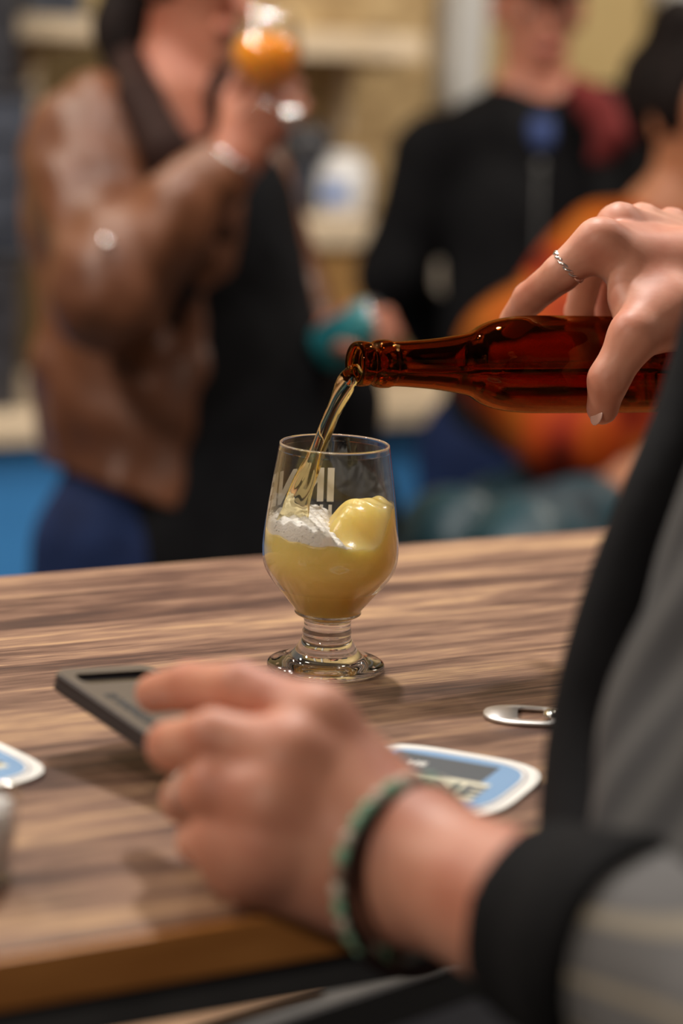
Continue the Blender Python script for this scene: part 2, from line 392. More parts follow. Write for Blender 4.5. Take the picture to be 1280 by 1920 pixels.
def striped(name, base, line, scale, axis, width=.12, rot=(0, 0, 0), base2=None):
    m = mat(name, base, .85); nt = m.node_tree; N = nt.nodes; L = nt.links; p = N['Principled BSDF']
    tc = N.new('ShaderNodeTexCoord'); mp = N.new('ShaderNodeMapping'); mp.inputs['Rotation'].default_value = rot
    L.new(tc.outputs['Object'], mp.inputs[0])
    wv = N.new('ShaderNodeTexWave'); wv.bands_direction = axis; wv.inputs['Scale'].default_value = scale; wv.inputs['Distortion'].default_value = .6; wv.inputs['Detail Scale'].default_value = .6
    L.new(mp.outputs[0], wv.inputs['Vector']); cr = N.new('ShaderNodeValToRGB'); L.new(wv.outputs[0], cr.inputs[0])
    e = cr.color_ramp.elements; e.new(.5)
    e[0].position = 0; e[0].color = (*(base2 or base), 1); e[1].position = 1-width*1.6; e[1].color = (*base, 1); e[2].position = 1-width*.5; e[2].color = (*line, 1)
    L.new(cr.outputs[0], p.inputs['Base Color']); return m

# ================================================================== ROOM
bm = bmesh.new(); kbox(bm, -4, 5, -3, 4.5, -.1, 0); struct('floor', bm, M_floor)
bm = bmesh.new(); kbox(bm, -4, 5, -3, 4.5, 3.0, 3.1); struct('ceiling', bm, M_ceil)
bm = bmesh.new(); kbox(bm, -4, 5, 4.5, 4.6, 0, 3.0); struct('wall_back', bm, M_tanpaint)
def kcoord(p): return p.dot(UU), p.dot(NN)
def ua(px, py, k): return K(px, py, k).dot(UU)
def uz(px, py, k): return K(px, py, k).z

# strand-board panel on the wall
bm = bmesh.new(); kbox(bm, ua(400, 300, 4.47), ua(830, 300, 4.47), 4.46, 4.4995, .73, 2.6); tag(obj('wall_panel', bm, M_osb, None, False), 'mottled tan strand-board panel on the wall behind the shelf', 'panel')
bm = bmesh.new(); kbox(bm, ua(-260, 120, 4.47), ua(235, 120, 4.47), 4.46, 4.4995, .73, uz(100, 30, 4.4)); tag(obj('wall_panel', bm, M_recess_shade, None, False), 'dark ochre sheet standing in for the recess shade under the left shelf', 'panel')  # shade under the left shelf, put in as a dark sheet
# posts
a0, a1 = ua(842, 100, 4.4), ua(905, 100, 4.4)
bm = bmesh.new(); kbox(bm, a0, a1, 4.38, 4.45, 0, 3.0, .008); o = obj('trim_1', bm, M_post, None, False); o['kind'] = 'structure'
a0, a1 = ua(1250, 40, 4.4), ua(1330, 40, 4.4)
bm = bmesh.new(); kbox(bm, a0, a1, 4.38, 4.45, 0, 3.0, .008); o = obj('trim_2', bm, M_post, None, False); o['kind'] = 'structure'

# wall shelves
def shelf(px0, px1, pyt, pyb, label):
    a0, a1 = ua(px0, pyt, 4.2), ua(px1, pyt, 4.2); z = uz((px0+px1)/2, pyt, 4.2); zb = uz((px0+px1)/2, pyb, 4.2)
    t = thing('wall_shelf', label, 'shelf', UU*((a0+a1)/2)+NN*4.45+Vector((0, 0, zb)), 'cream wall shelves')
    bm = bmesh.new(); kbox(bm, a0, a1, 4.2, 4.46, zb, z, .004); obj('shelf_board', bm, M_cream, t, False)
    for q in (.12, .88):
        a = a0+(a1-a0)*q
        bm = bmesh.new(); kbox(bm, a-.012, a+.012, 4.43, 4.458, zb-.16, zb); kbox(bm, a-.012, a+.012, 4.25, 4.458, zb-.02, zb); obj('bracket', bm, M_cream, t, False)
    return a0, a1, z
s0 = shelf(-260, 205, 28, 68, 'cream wall shelf at the left holding dark blue boxes')
s1 = shelf(430, 800, 60, 108, 'empty cream wall shelf behind the raised beer glass')
for i, (x0, x1, h, lb) in enumerate([(60, 105, .16, 'slate blue box on the left shelf, the one farther left'), (112, 160, .13, 'slate blue box on the left shelf, the one next to the woman')]):
    a0, a1 = ua(x0, 20, 4.25), ua(x1, 20, 4.25)
    t = thing('storage_box', lb, 'box', UU*((a0+a1)/2)+NN*4.32+Vector((0, 0, s0[2])), 'slate boxes on the left shelf')
    bm = bmesh.new(); kbox(bm, a0, a1, 4.25, 4.4, s0[2]+.0005, s0[2]+h, .004); obj('box_body', bm, M_darkbox, t, False)
    bm = bmesh.new(); kbox(bm, a0-.002, a1+.002, 4.248, 4.402, s0[2]+h, s0[2]+h+.02, .003); obj('lid', bm, M_darkgrey, t, False)

# blue counter
t = thing('counter', 'bright blue service counter with a cream top behind the drinkers', 'counter', UU*1.5+NN*4.1)
CT = uz(760, 752, 3.9)
bm = bmesh.new(); kbox(bm, -1.2, 4.4, 3.9, 4.4, .08, CT-.04, .004)
for i in range(12): kbox(bm, -1.1+.46*i, -1.1+.46*i+.02, 3.892, 3.902, .1, CT-.05)
obj('counter_body', bm, M_blueCounter, t, False)
bm = bmesh.new(); kbox(bm, -1.22, 4.42, 3.86, 4.42, CT-.04, CT, .005); obj('countertop', bm, M_cream, t, False)
bm = bmesh.new(); kbox(bm, -1.18, 4.38, 3.94, 4.38, 0, .08); obj('plinth', bm, M_iron, t, False)

# wooden cabinet on counter, with machine and white tub
ca0, ca1 = ua(545, 500, 4.02), ua(688, 500, 4.02); cz = uz(620, 415, 4.0)
t = thing('cabinet', 'golden plywood cabinet with cream top standing on the blue counter', 'cabinet', UU*((ca0+ca1)/2)+NN*4.1+Vector((0, 0, CT)))
bm = bmesh.new(); kbox(bm, ca0, ca1, 4.02, 4.35, CT+.0005, cz-.05, .003); obj('cabinet_body', bm, M_gold, t, False)
bm = bmesh.new(); kbox(bm, ca0-.02, ca1+.01, 4.0, 4.37, cz-.05, cz, .004); obj('cabinet_top', bm, M_cream, t, False)
bm = bmesh.new(); kbox(bm, ca0+.008, (ca0+ca1)/2-.002, 4.012, 4.02, CT+.01, cz-.06, .002); kbox(bm, (ca0+ca1)/2+.002, ca1-.008, 4.012, 4.02, CT+.01, cz-.06, .002); dr = obj('door', bm, M_gold, t, False)
p = UU*((ca0+ca1)/2)+NN*4.2+Vector((0, 0, cz+.001))
c = K(642, 400, 4.12); c.z = cz+.001
t = thing('plastic_tub', 'white plastic tub with a blue label on the cabinet top', 'container', c)
bm = lathe([(0, 0), (.044, 0), (.048, .01), (.050, .075), (.043, .095), (.03, .102), (0, .102)], 40, Matrix.Translation(c)); obj('tub_body', bm, M_white, t)
bm = lathe([(.034, .102), (.034, .114), (.03, .117), (0, .117)], 32, Matrix.Translation(c)); obj('lid', bm, M_white, t)
bm = bmesh.new(); box(bm, c+Vector((-.016, -.049, .045)), (.045, .006, .04), None, .002); obj('tub_label', bm, M_bluelabel, t, False)
c = K(570, 400, 4.20); c.z = cz+.001
t = thing('coffee_grinder', 'charcoal countertop machine behind the white tub', 'appliance', c)
bm = bmesh.new(); box(bm, c+Vector((0, 0, .045)), (.085, .11, .088), ROT, .01); obj('machine_base', bm, M_darkbox, t)
bm = lathe([(0, .09), (.042, .09), (.052, .105), (.052, .14), (.038, .165), (0, .17)], 40, Matrix.Translation(c)); obj('machine_hood', bm, M_darkgrey, t)
bm = lathe([(0, 0), (.009, 0), (.011, .006), (.009, .014), (0, .015)], 20, Matrix.Translation(c+Vector((.035, -.06, .04))) @ Matrix.Rotation(math.pi/2, 4, 'X')); obj('dial', bm, M_white, t)

# dark coats stack at left
for i, (z0, z1, w_, lb) in enumerate([(0.0, .30, .0, 'lowest of the three charcoal crates stacked at the left edge'), (.30, .62, .015, 'middle one of the three charcoal crates stacked at the left edge'), (.62, .90, -.01, 'topmost of the three charcoal crates stacked at the left edge')]):
    a1 = ua(46, 500, 3.97)+w_; a0 = a1-.42
    t = thing('crate', lb, 'crate', UU*((a0+a1)/2)+NN*4.1+Vector((0, 0, CT+z0)), 'charcoal crates on the counter')
    bm = bmesh.new(); kbox(bm, a0, a1, 3.98, 4.3, CT+z0*.92+.001, CT+z1*.92-.004, .01)
    for q in range(3): kbox(bm, a0+.03, a1-.03, 3.974, 3.982, CT+z0*.92+.05+.075*q, CT+z0*.92+.075+.075*q, .003)
    obj('crate_body', bm, M_darkbox if i == 1 else M_darkgrey, t, False)
    bm = bmesh.new(); kbox(bm, a0-.004, a1+.004, 3.974, 4.304, CT+z1*.92-.022, CT+z1*.92-.003, .004); obj('rim', bm, M_darkgrey, t, False)

# ================================================================== BAR TABLE
TZ = 1.07
k_far = .5*(Z(0, 1108, TZ).dot(NN) + Z(1150, 966, TZ).dot(NN)); k_near = .5*(Z(0, 1800, TZ).dot(NN)+Z(540, 1697, TZ).dot(NN))
print('table k', k_near, k_far, Z(0, 1108, TZ).dot(NN), Z(1150, 966, TZ).dot(NN), Z(0, 1800, TZ).dot(NN), Z(540, 1697, TZ).dot(NN))
t = thing('bar_table', 'walnut board bar-height table top on a black steel frame', 'table', UU*.5+NN*((k_near+k_far)/2))
bm = bmesh.new(); kbox(bm, -.75, 1.75, k_near+.002, k_far, TZ-.026, TZ, .0022); obj('tabletop', bm, M_wood, t, False)
bm = bmesh.new(); kbox(bm, -.75, 1.75, k_near-.004, k_near+.0015, TZ-.024, TZ-.0008, .001); obj('edge_strip', bm, M_edge, t, False)
bm = bmesh.new()
kbox(bm, -.72, 1.72, k_near, k_near+.044, TZ-.044, TZ-.0265, .002); kbox(bm, -.72, 1.72, k_far-.05, k_far-.01, TZ-.062, TZ-.0265, .002)
for a in (-.72, .48, 1.68): kbox(bm, a, a+.04, k_near+.044, k_far-.05, TZ-.062, TZ-.0265)
obj('frame', bm, M_iron, t, False)
for a in (-.72, 1.68):
    for k in (k_near+.006, k_far-.05):
        bm = bmesh.new(); kbox(bm, a, a+.04, k, k+.04, 0, TZ-.0625, .002); obj('leg', bm, M_iron, t, False)
# low bench on the far side, seen under the table top
LZ = .56
pa = Z(540, 1910, LZ); pb = Z(880, 1795, LZ); bu = (pb-pa).normalized(); bv = Vector((-bu.y, bu.x, 0)); bang = math.atan2(bu.y, bu.x)
BR = Matrix.Rotation(bang, 4, 'Z'); q0 = pa-bu*.45
t = thing('bench', 'low grey bench seen under the edge of the walnut table', 'bench', Vector((*(q0+bu*.6+bv*.17).xy, 0)))
bm = bmesh.new(); box(bm, q0+bu*.6+bv*.23-Vector((0, 0, .012)), (1.3, .46, .024), BR, .003); obj('bench_top', bm, M_shelfgrey, t, False)
bm = bmesh.new(); box(bm, q0+bu*.6-bv*.004-Vector((0, 0, .02)), (1.3, .008, .044), BR, .001); obj('front_lip', bm, mat('dark_lip', (.015, .015, .017), .5), t, False)
bm = bmesh.new(); box(bm, q0+bu*.6+bv*.03-Vector((0, 0, .26)), (1.26, .02, .44), BR, .002); obj('front_panel', bm, mat('slate_panel', (.30, .31, .36), .6), t, False)
for a_ in (.0, 1.2):
    bm = bmesh.new(); box(bm, q0+bu*a_+bv*.2-Vector((0, 0, .024+(LZ-.024)/2)), (.04, .24, LZ-.024), BR, .002); obj('leg', bm, M_iron, t, False)
e0 = Z(420, 1885, LZ); bc = q0+bu*((e0-q0).dot(bu)-.12)+bv*.20
bm = bmesh.new(); box(bm, bc+Vector((0, 0, .008)), (.42, .36, .014), BR, .003); tag(obj('wooden_board', bm, M_tanwood, None, False), 'tan wooden board lying on the low grey bench under the table edge', 'board')

# ================================================================== BEER GLASS
SCL = .083/256
GB = Z(610, 1255, TZ)
GM = Matrix.Translation(GB+Vector((0, 0, .0004)))
def zy(y): return (1255-y)*SCL*1.027
outer = [(.0, .0015), (.030, .0008), (.0352, .0012), (.0362, .0032), (.0345, .0052), (.0285, .0066), (.0235, .0086), (.0195, .0125), (.0165, .0175), (.0150, .0205), (.0148, .0225), (.0152, .0240), (.0146, .0262), (.0144, .0300), (.0150, .0322),
         (.0176, .0340), (.0203, .0356), (.0203, .0374), (.0212, .0392), (.0246, .0432), (.0290, .0487), (.0345, .0553), (.0390, .0622), (.0409, .0680), (.0415, .0745), (.0414, .080), (.0405, .0900), (.0388, .1030), (.0366, .1180), (.0341, .1345), (.0333, .1400)]
inner_pts = [(.0319, .1400), (.0327, .1345), (.0352, .1180), (.0374, .1030), (.0391, .0900), (.0399, .0800), (.0400, .0745), (.0393, .0690), (.0370, .0630), (.0325, .0565), (.0272, .0500), (.0215, .0440), (.0180, .0400), (.0150, .0365), (.0115, .0340), (.006, .0330), (0, .0328)]
osm = [tuple(p) for p in spline(outer, 4)]; ism = [tuple(p) for p in spline(inner_pts, 4)]
osm = [(max(0, r), z) for r, z in osm]; ism = [(max(0, r), z) for r, z in ism]; osm[0] = (0, .0015); ism[-1] = (0, .0328)
lip = [(.03325, .1406), (.0327, .1410), (.0322, .1407)]
glass = thing('beer_glass', 'clear footed tulip beer glass on the walnut table being filled with hazy beer', 'glass', GB)
go_ = obj('glass_body', lathe(osm+lip+ism, 128, GM), [M_glass, M_thin], glass)
for pg_ in go_.data.polygons:
    if .052 < pg_.center.z-GB.z < .1375: pg_.material_index = 1
IZ = np.array([z for r, z in ism][::-1]); IR = np.array([r for r, z in ism][::-1])
OZ = np.array([z for r, z in osm[20:]]); OR = np.array([r for r, z in osm[20:]])
# printed letters on the far side
def text_mesh(s, size, bold=.045):
    cu = bpy.data.curves.new('txt', 'FONT'); cu.body = s; cu.size = size; cu.offset = bold*size; cu.resolution_u = 4; cu.space_character = 1.08
    to = bpy.data.objects.new('txt', cu); C.objects.link(to); bpy.context.view_layer.update()
    me = bpy.data.meshes.new_from_object(to.evaluated_get(bpy.context.evaluated_depsgraph_get())); bpy.data.objects.remove(to); return me
def print_on_glass(s, size, z0, phi0, sx=1.0, name='printed_letters'):
    me = text_mesh(s, size); bm = bmesh.new(); bm.from_mesh(me)
    bmesh.ops.triangulate(bm, faces=bm.faces); bmesh.ops.subdivide_edges(bm, edges=[e for e in bm.edges if e.calc_length() > .002], cuts=2)
    for v in bm.verts:
        z = z0+v.co.y; r = float(np.interp(z, OZ, OR))+.00025
        ph = phi0 - v.co.x*sx/r      # far side: +y is ph=0; reads correctly from behind the glass
        v.co = GB + Vector((r*math.sin(ph), r*math.cos(ph), z))
    return obj(name, bm, M_print, glass, False)
print_on_glass('INNE', .0285, .0985, .03, .78)
print_on_glass('HE', .0115, .0868, .0, 1.0)

# beer in the glass
BM0 = np.array(GB)+np.array([0, 0, .0004])
def hsurf(x, y):
    base = .0850 + .0030*np.clip(-x/.04, -1, 1)
    lump = (.0225+.10*np.clip(x-.012, -.02, .02)*.5+.0012*np.sin(x*420+y*150)*np.cos(y*310+x*90))*np.exp(-(((x-.0235)/.0235)**4+((y-.002)/.024)**4))
    return base+lump
def beer_field(P):
    q = P-BM0; r = np.hypot(q[:, 0], q[:, 1]); R = np.interp(q[:, 2], IZ, IR, left=-.01, right=.032)+.0003
    slope = .75
    d = (r-R)*slope
    d2 = (q[:, 2]-hsurf(q[:, 0], q[:, 1])+.0012*np.sin(q[:, 0]*260+1)*np.cos(q[:, 1]*230))*.7
    return np.maximum(d, d2)
beer = blob('beer', beer_field, .0009, M_beer, None, BM0+np.array([-.042, -.042, .031]), BM0+np.array([.042, .042, .112]))
tag(beer, 'hazy yellow beer sloshing inside the footed glass', 'beer')
# foam wedge
def foam_field(P):
    q = P-BM0; x, y, z = q[:, 0], q[:, 1], q[:, 2]; r = np.hypot(x, y); R = np.interp(z, IZ, IR, left=-.01)-.0004
    top = .0850+.0030*np.clip(-x/.04, -1, 1)
    t = np.clip((x+.042)/.060, 0, 1)
    hgt = .0085*np.exp(-((x+.010)/.014)**2) + .0040*np.exp(-((x+.034)/.010)**2) + .0050*np.exp(-((x+.024)/.009)**2) + .002*(1-t) - .0035*np.clip((x-.010)/.010, 0, 1.5)
    wig = .0007*np.sin(x*900+y*300)+.0006*np.sin(y*800-x*200)
    up = top+hgt+wig-.0008
    d = np.maximum(z-up, (top-.004)-z)
    return np.maximum(d*.7, r-R)
foam = blob('foam', foam_field, .0007, M_foam, beer, BM0+np.array([-.041, -.041, .078]), BM0+np.array([.041, .041, .104]))
# bubbles on the splash
bm = bmesh.new()
for i in range(70):
    a = random.uniform(0, 6.28); zz = random.uniform(.084, .098); R = float(np.interp(zz, IZ, IR))-.0008
    a = random.uniform(math.pi*.85, math.pi*1.45)
    m = Matrix.Translation(Vector(BM0)+Vector((R*math.cos(a), R*math.sin(a), zz)))
    bmesh.ops.create_icosphere(bm, subdivisions=1, radius=random.uniform(.0004, .0010), matrix=m)
o = obj('bubbles', bm, M_foam, beer); o['kind'] = 'stuff'

# ================================================================== BOTTLE
mouth = V(664, 682, 1.452); bbase_dir = (V(1300, 684, 1.560)-mouth).normalized()
bq = bbase_dir.to_track_quat('Z', 'Y').to_matrix().to_4x4()
BMx = Matrix.Translation(mouth) @ bq
bo = [(.0112, .0006), (.0124, 0), (.0134, .0015), (.0137, .005), (.0133, .0085), (.0128, .0098), (.0129, .012), (.0141, .0145), (.0146, .018), (.0145, .0225), (.0138, .025), (.0137, .030), (.0143, .040), (.0156, .055), (.0174, .068), (.0188, .076), (.0203, .0815), (.0238, .0875), (.0268, .0950), (.0291, .106), (.0302, .119), (.0305, .14), (.0305, .215), (.0298, .224), (.0275, .2285), (.022, .2295), (.012, .227), (0, .225)]
bi = [(0, .2205), (.013, .2215), (.023, .222), (.0265, .218), (.0278, .21), (.0279, .14), (.0276, .119), (.0266, .106), (.0243, .0955), (.0212, .0880), (.0177, .0815), (.0162, .076), (.0148, .068), (.0131, .055), (.0119, .040), (.0112, .030), (.0108, .02), (.0104, .01), (.0106, .002)]
bos = [(max(0, r), z) for r, z in spline(bo, 3)]; bis = [(max(0, r), z) for r, z in spline(bi, 3)]
bottle = thing('beer_bottle', 'amber glass longneck beer bottle tipped over the glass and pouring', 'bottle', mouth)
obj('bottle_glass', lathe(bos+bis, 96, BMx, closed=True), M_amber, bottle)
liq = [(0, .2203), (.013, .2213), (.0229, .2218), (.0264, .2178), (.0277, .21), (.0278, .14), (.0275, .119), (.0265, .106), (.0242, .0955), (.0211, .0880), (.0176, .0815), (.0161, .076), (.0147, .068), (.0130, .055), (.0118, .040), (.0111, .030), (.0107, .02), (.0103, .008), (0, .008)]
bm = lathe([(max(0, r), z) for r, z in spline(liq, 3)], 72, BMx)
lvl = V(700, 700, 1.46).z
geo = bm.verts[:]+bm.edges[:]+bm.faces[:]
r_ = bmesh.ops.bisect_plane(bm, geom=geo, plane_co=(0, 0, lvl), plane_no=(0, 0, 1), clear_outer=True)
bmesh.ops.holes_fill(bm, edges=[e for e in bm.edges if e.is_boundary], sides=0)
bmesh.ops.recalc_face_normals(bm, faces=bm.faces)
tag(obj('remaining_beer', bm, M_bottlebeer), 'beer left along the lower side inside the amber bottle', 'beer')

# stream of beer: twisted rope of liquid
path = [V(672, 694, 1.456), V(660, 706, 1.451), V(648, 722, 1.447), V(628, 762, 1.449), V(607, 812, 1.452), V(588, 862, 1.455), V(569, 912, 1.458), V(552, 955, 1.46), V(540, 1000, 1.461), V(534, 1035, 1.461)]
wd = [.0042, .0052, .0056, .0053, .0049, .0050, .0058, .0068, .0078, .0085]
ps = spline([tuple(p)+(w_,) for p, w_ in zip(path, wd)], 9)
bm = bmesh.new(); rings = []; n = 28
for i, q in enumerate(ps):
    pt = Vector(q[:3]); a = Vector(ps[max(0, i-1)][:3]); b = Vector(ps[min(len(ps)-1, i+1)][:3]); tt = (b-a).normalized()
    s_ = tt.cross(Vector((0, 1, 0))).normalized(); u_ = s_.cross(tt); tw = i*.05; ring = []
    for j in range(n):
        th = 2*math.pi*j/n
        rr = q[3]*(1+.20*math.cos(2*(th-tw))+.12*math.cos(3*(th+tw*1.3))+.04*math.sin(5*th+i*.22))*(1+.04*math.sin(i*.4))
        ring.append(bm.verts.new(pt+s_*rr*math.cos(th)+u_*rr*.75*math.sin(th)))
    rings.append(ring)
for A, B in zip(rings[:-1], rings[1:]):
    for j in range(n): bm.faces.new((A[j], A[(j+1) % n], B[(j+1) % n], B[j]))
bm.faces.new(rings[0]); bm.faces.new(rings[-1]); bmesh.ops.recalc_face_normals(bm, faces=bm.faces)
tag(obj('beer_stream', bm, M_streambeer), 'twisting clear stream of beer falling from the bottle mouth into the glass', 'beer stream')

# ================================================================== THINGS ON THE TABLE
def coaster(center, ang, size, label, art=True):
    t = thing('coaster', label, 'coaster', center, 'white and blue card coasters')
    def outline(s, n=96, p=3.7):
        pts = []
        for i in range(n):
            th = 2*math.pi*i/n; c_, s_ = math.cos(th), math.sin(th)
            r = s/((abs(c_)**p+abs(s_)**p)**(1/p)); pts.append((r*c_, r*s_))
        return pts
    Mx = Matrix.Translation(center) @ Matrix.Rotation(ang, 4, 'Z')
    def slab(s, z0, z1):
        bm = bmesh.new(); o_ = outline(s)
        lo = [bm.verts.new((x, y, z0)) for x, y in o_]; hi = [bm.verts.new((x, y, z1)) for x, y in o_]
        bm.faces.new(lo[::-1]); bm.faces.new(hi)
        for i in range(len(o_)): j = (i+1) % len(o_); bm.faces.new((lo[i], lo[j], hi[j], hi[i]))
        bmesh.ops.transform(bm, matrix=Mx, verts=bm.verts); return bm
    obj('card', slab(size, .0005, .0022), M_card, t, False)
    obj('grey_ring', slab(size*.885, .0022, .00235), M_cgrey, t, False)
    obj('white_ring', slab(size*.862, .00235, .0025), M_card, t, False)
    obj('blue_field', slab(size*.83, .0025, .00265), M_cblue, t, False)
    def rect(x0, x1, y0, y1, z, name, m):
        bm = bmesh.new(); box(bm, ((x0+x1)/2, (y0+y1)/2, z), (x1-x0, y1-y0, .0001)); bmesh.ops.transform(bm, matrix=Mx, verts=bm.verts); obj(name, bm, m, t, False)
    s = size
    rect(-.62*s, .5*s, .08*s, .66*s, .0027, 'dark_banner', M_cdark)
    rect(-.6*s, .62*s, -.50*s, .08*s, .0027, 'cream_panel', M_ccream)
    for txt, sz, x, y, m in (('INNE', .44*s, -.45*s, -.36*s, M_cdark), ('HE', .16*s, -.4*s, .3*s, M_card)):
        me = text_mesh(txt, sz); bm = bmesh.new(); bm.from_mesh(me)
        bmesh.ops.transform(bm, matrix=Mx @ Matrix.Translation((x, y, .0029)), verts=bm.verts); obj('printed_letters', bm, m, t, False)
M_card = mat('white_card', (.74, .73, .69), .7); M_cblue = mat('blue_ink', (.16, .30, .50), .6); M_cgrey = mat('grey_ink', (.25, .25, .30), .6)
M_cdark = mat('charcoal_ink', (.05, .06, .07), .6); M_ccream = mat('cream_ink', (.66, .63, .48), .6)
cr_ = Z(1006, 1457, TZ); cl_ = Z(700, 1398, TZ)
d1 = (cl_-cr_).normalized(); ang1 = math.atan2(-d1.y, -d1.x)
perp = Vector((-d1.y, d1.x, 0));  perp = perp if perp.y < 0 else -perp
ctr = cr_ + d1*.047 + perp*.042 + Vector((.004, 0, 0))
print('coaster', cr_, cl_, ctr)
coaster(Vector((ctr.x, ctr.y, TZ)), ang1+.06, .052, 'white and blue card coaster lying between the near wrist and the grey sleeve')
c2 = Z(58, 1462, TZ); ctr2 = c2+Vector((-.052, .012, 0))
coaster(Vector((ctr2.x, ctr2.y, TZ)), math.radians(40), .049, 'white and blue card coaster cut off at the left edge')

# steel bottle opener
oc0 = Z(905, 1342, TZ); oc1 = Z(1075, 1352, TZ); ox = (oc1-oc0); L_ = ox.length; ox.normalize(); oy = Vector((-ox.y, ox.x, 0))
t = thing('bottle_opener', 'flat stainless steel bottle opener with a square hole lying on the table', 'bottle opener', (oc0+oc1)/2)
hw = .0185
bm = bmesh.new()
def opn(n=72):
    O, I = [], []
    for i in range(n):
        th = 2*math.pi*i/n; c_, s_ = math.cos(th), math.sin(th)
        r = 1/((abs(c_)**2.4+abs(s_)**2.4)**(1/2.4)); O.append((r*c_*L_/2, r*s_*hw))
        r2 = 1/((abs(c_)**7+abs(s_)**7)**(1/7)); I.append((r2*c_*L_*.18+L_*.06, r2*s_*hw*.70))
    return O, I
O, I = opn(); A = (oc0+oc1)/2
def w3(p, z): return A+ox*p[0]+oy*p[1]+Vector((0, 0, z))
zt = .0028; lay = [[bm.verts.new(w3(p, .0006)) for p in O], [bm.verts.new(w3(p, zt-.0006)) for p in O], [bm.verts.new(w3((p[0]*.985, p[1]*.96), zt)) for p in O], [bm.verts.new(w3(p, zt)) for p in I], [bm.verts.new(w3(p, .0006)) for p in I]]
for q in range(5):
    X, Y = lay[q], lay[(q+1) % 5]
    for i in range(72): j = (i+1) % 72; bm.faces.new((X[i], X[j], Y[j], Y[i]))
bmesh.ops.recalc_face_normals(bm, faces=bm.faces); obj('opener_plate', bm, M_steel_soft, t)
bm = bmesh.new(); bmesh.ops.create_uvsphere(bm, u_segments=24, v_segments=12, radius=1, matrix=Matrix.Translation(w3((L_*.245, 0), .0032)) @ Matrix.Rotation(math.atan2(ox.y, ox.x), 4, 'Z') @ Matrix.Diagonal((.0045, .0075, .0032, 1))); obj('lever_tab', bm, M_steel, t)

# tumbler cut off by left frame edge
gc = Z(-46, 1650, TZ)
t = thing('tumbler', 'small clear tumbler of pale foam cut off at the left edge', 'glass', gc)
prof = [(0, .001), (.0150, .001), (.0165, .003), (.0195, .042), (.0187, .042), (.0157, .006), (0, .005)]
obj('glass_body', lathe(prof, 48, Matrix.Translation(gc)), M_thin, t)
o = obj('drink', lathe([(0, .0052), (.0154, .0062), (.0182, .036), (0, .036)], 48, Matrix.Translation(gc)), M_foam, None); tag(o, 'pale foamy drink in the small tumbler at the left edge', 'drink')

# ================================================================== PHONE
pA = V(88, 1288, 1.30); pL = V(322, 1450, 1.215); pB = V(236, 1266, 1.345)
Lx = (pL-pA).normalized(); Wx = (pB-pA); Wx = (Wx-Lx*Wx.dot(Lx)); pw = Wx.length; Wx.normalize(); Nx = Lx.cross(Wx)
if Nx.z < 0: Nx = -Nx
print('phone', pw, (pL-pA).length, Nx, Lx, Wx)
pw = .066; pl = .150; th = .0105
Mp = Matrix((Lx, Wx, Nx)).transposed().to_4x4(); Mp.translation = pA + Lx*(pl/2) + Wx*(pw/2) + Nx*(th/2)
M_phone = mat('bronze_case', (.105, .080, .055), .5, .1, .3); M_phoneside = mat('case_side', (.035, .024, .021), .55, 0, .25)
phone = thing('phone', 'bronze-brown phone case held face down over the table by the near hand', 'phone', Mp.translation)
def rr(w_, h_, r, n=8):
    pts = []
    for cx, cy, a0 in ((w_/2-r, h_/2-r, 0), (-w_/2+r, h_/2-r, 90), (-w_/2+r, -h_/2+r, 180), (w_/2-r, -h_/2+r, 270)):
        for i in range(n+1): a = math.radians(a0+90*i/n); pts.append((cx+r*math.cos(a), cy+r*math.sin(a)))
    return pts
def loops(bm, LL, M):
    vs = [[bm.verts.new(M @ Vector(p)) for p in l] for l in LL]; n = len(vs[0])
    for X, Y in zip(vs[:-1], vs[1:]):
        for i in range(n): j = (i+1) % n; bm.faces.new((X[i], X[j], Y[j], Y[i]))
    return vs
bm = bmesh.new(); O = rr(pl, pw, .009)
sx_, sy_ = .0165, pw-.016
Hh = [(x-pl/2+.016, y) for x, y in rr(sx_*.82, sy_, .005)]
LL = [[(x*.97, y*.95, -th/2) for x, y in O], [(x, y, -th/2+.0012) for x, y in O], [(x, y, -.001) for x, y in O], [(x*.992, y*.985, 0) for x, y in O], [(x, y, .001) for x, y in O], [(x, y, th/2-.0012) for x, y in O], [(x*.985, y*.965, th/2) for x, y in O], [(x, y, th/2) for x, y in Hh], [(x, y, th/2-.005) for x, y in Hh]]
vs = loops(bm, LL, Mp); bm.faces.new(vs[0][::-1]); bm.faces.new(vs[-1])
bmesh.ops.recalc_face_normals(bm, faces=bm.faces); bm.normal_update()
for f_ in bm.faces:
    if abs(f_.normal.dot(Nx)) < .75: f_.material_index = 1
ph = obj('phone_case', bm, [M_phone, M_phoneside], phone, False)
bm = bmesh.new(); O2 = rr(sx_*.78, sy_-.002, .0045); LL = [[(x-pl/2+.016, y, th/2-.005) for x, y in O2], [(x-pl/2+.016, y, th/2-.0022) for x, y in O2]]
vs = loops(bm, LL, Mp); bm.faces.new(vs[-1]); obj('camera_bar', bm, mat('black_lens_bar', (.012, .012, .014), .12), phone, False)
me = text_mesh('SUMMERS', .0105, .03); bm = bmesh.new(); bm.from_mesh(me)
bmesh.ops.transform(bm, matrix=Mp @ Matrix.Translation((-.037, -.017, th/2+.0003)) @ Matrix.Rotation(math.pi, 4, 'Z') @ Matrix.Rotation(math.radians(180), 4, 'Z') @ Matrix.Scale(-1, 4, (0, 1, 0)), verts=bm.verts); obj('printed_letters', bm, mat('dark_ink', (.010, .008, .007), .6), phone, False)

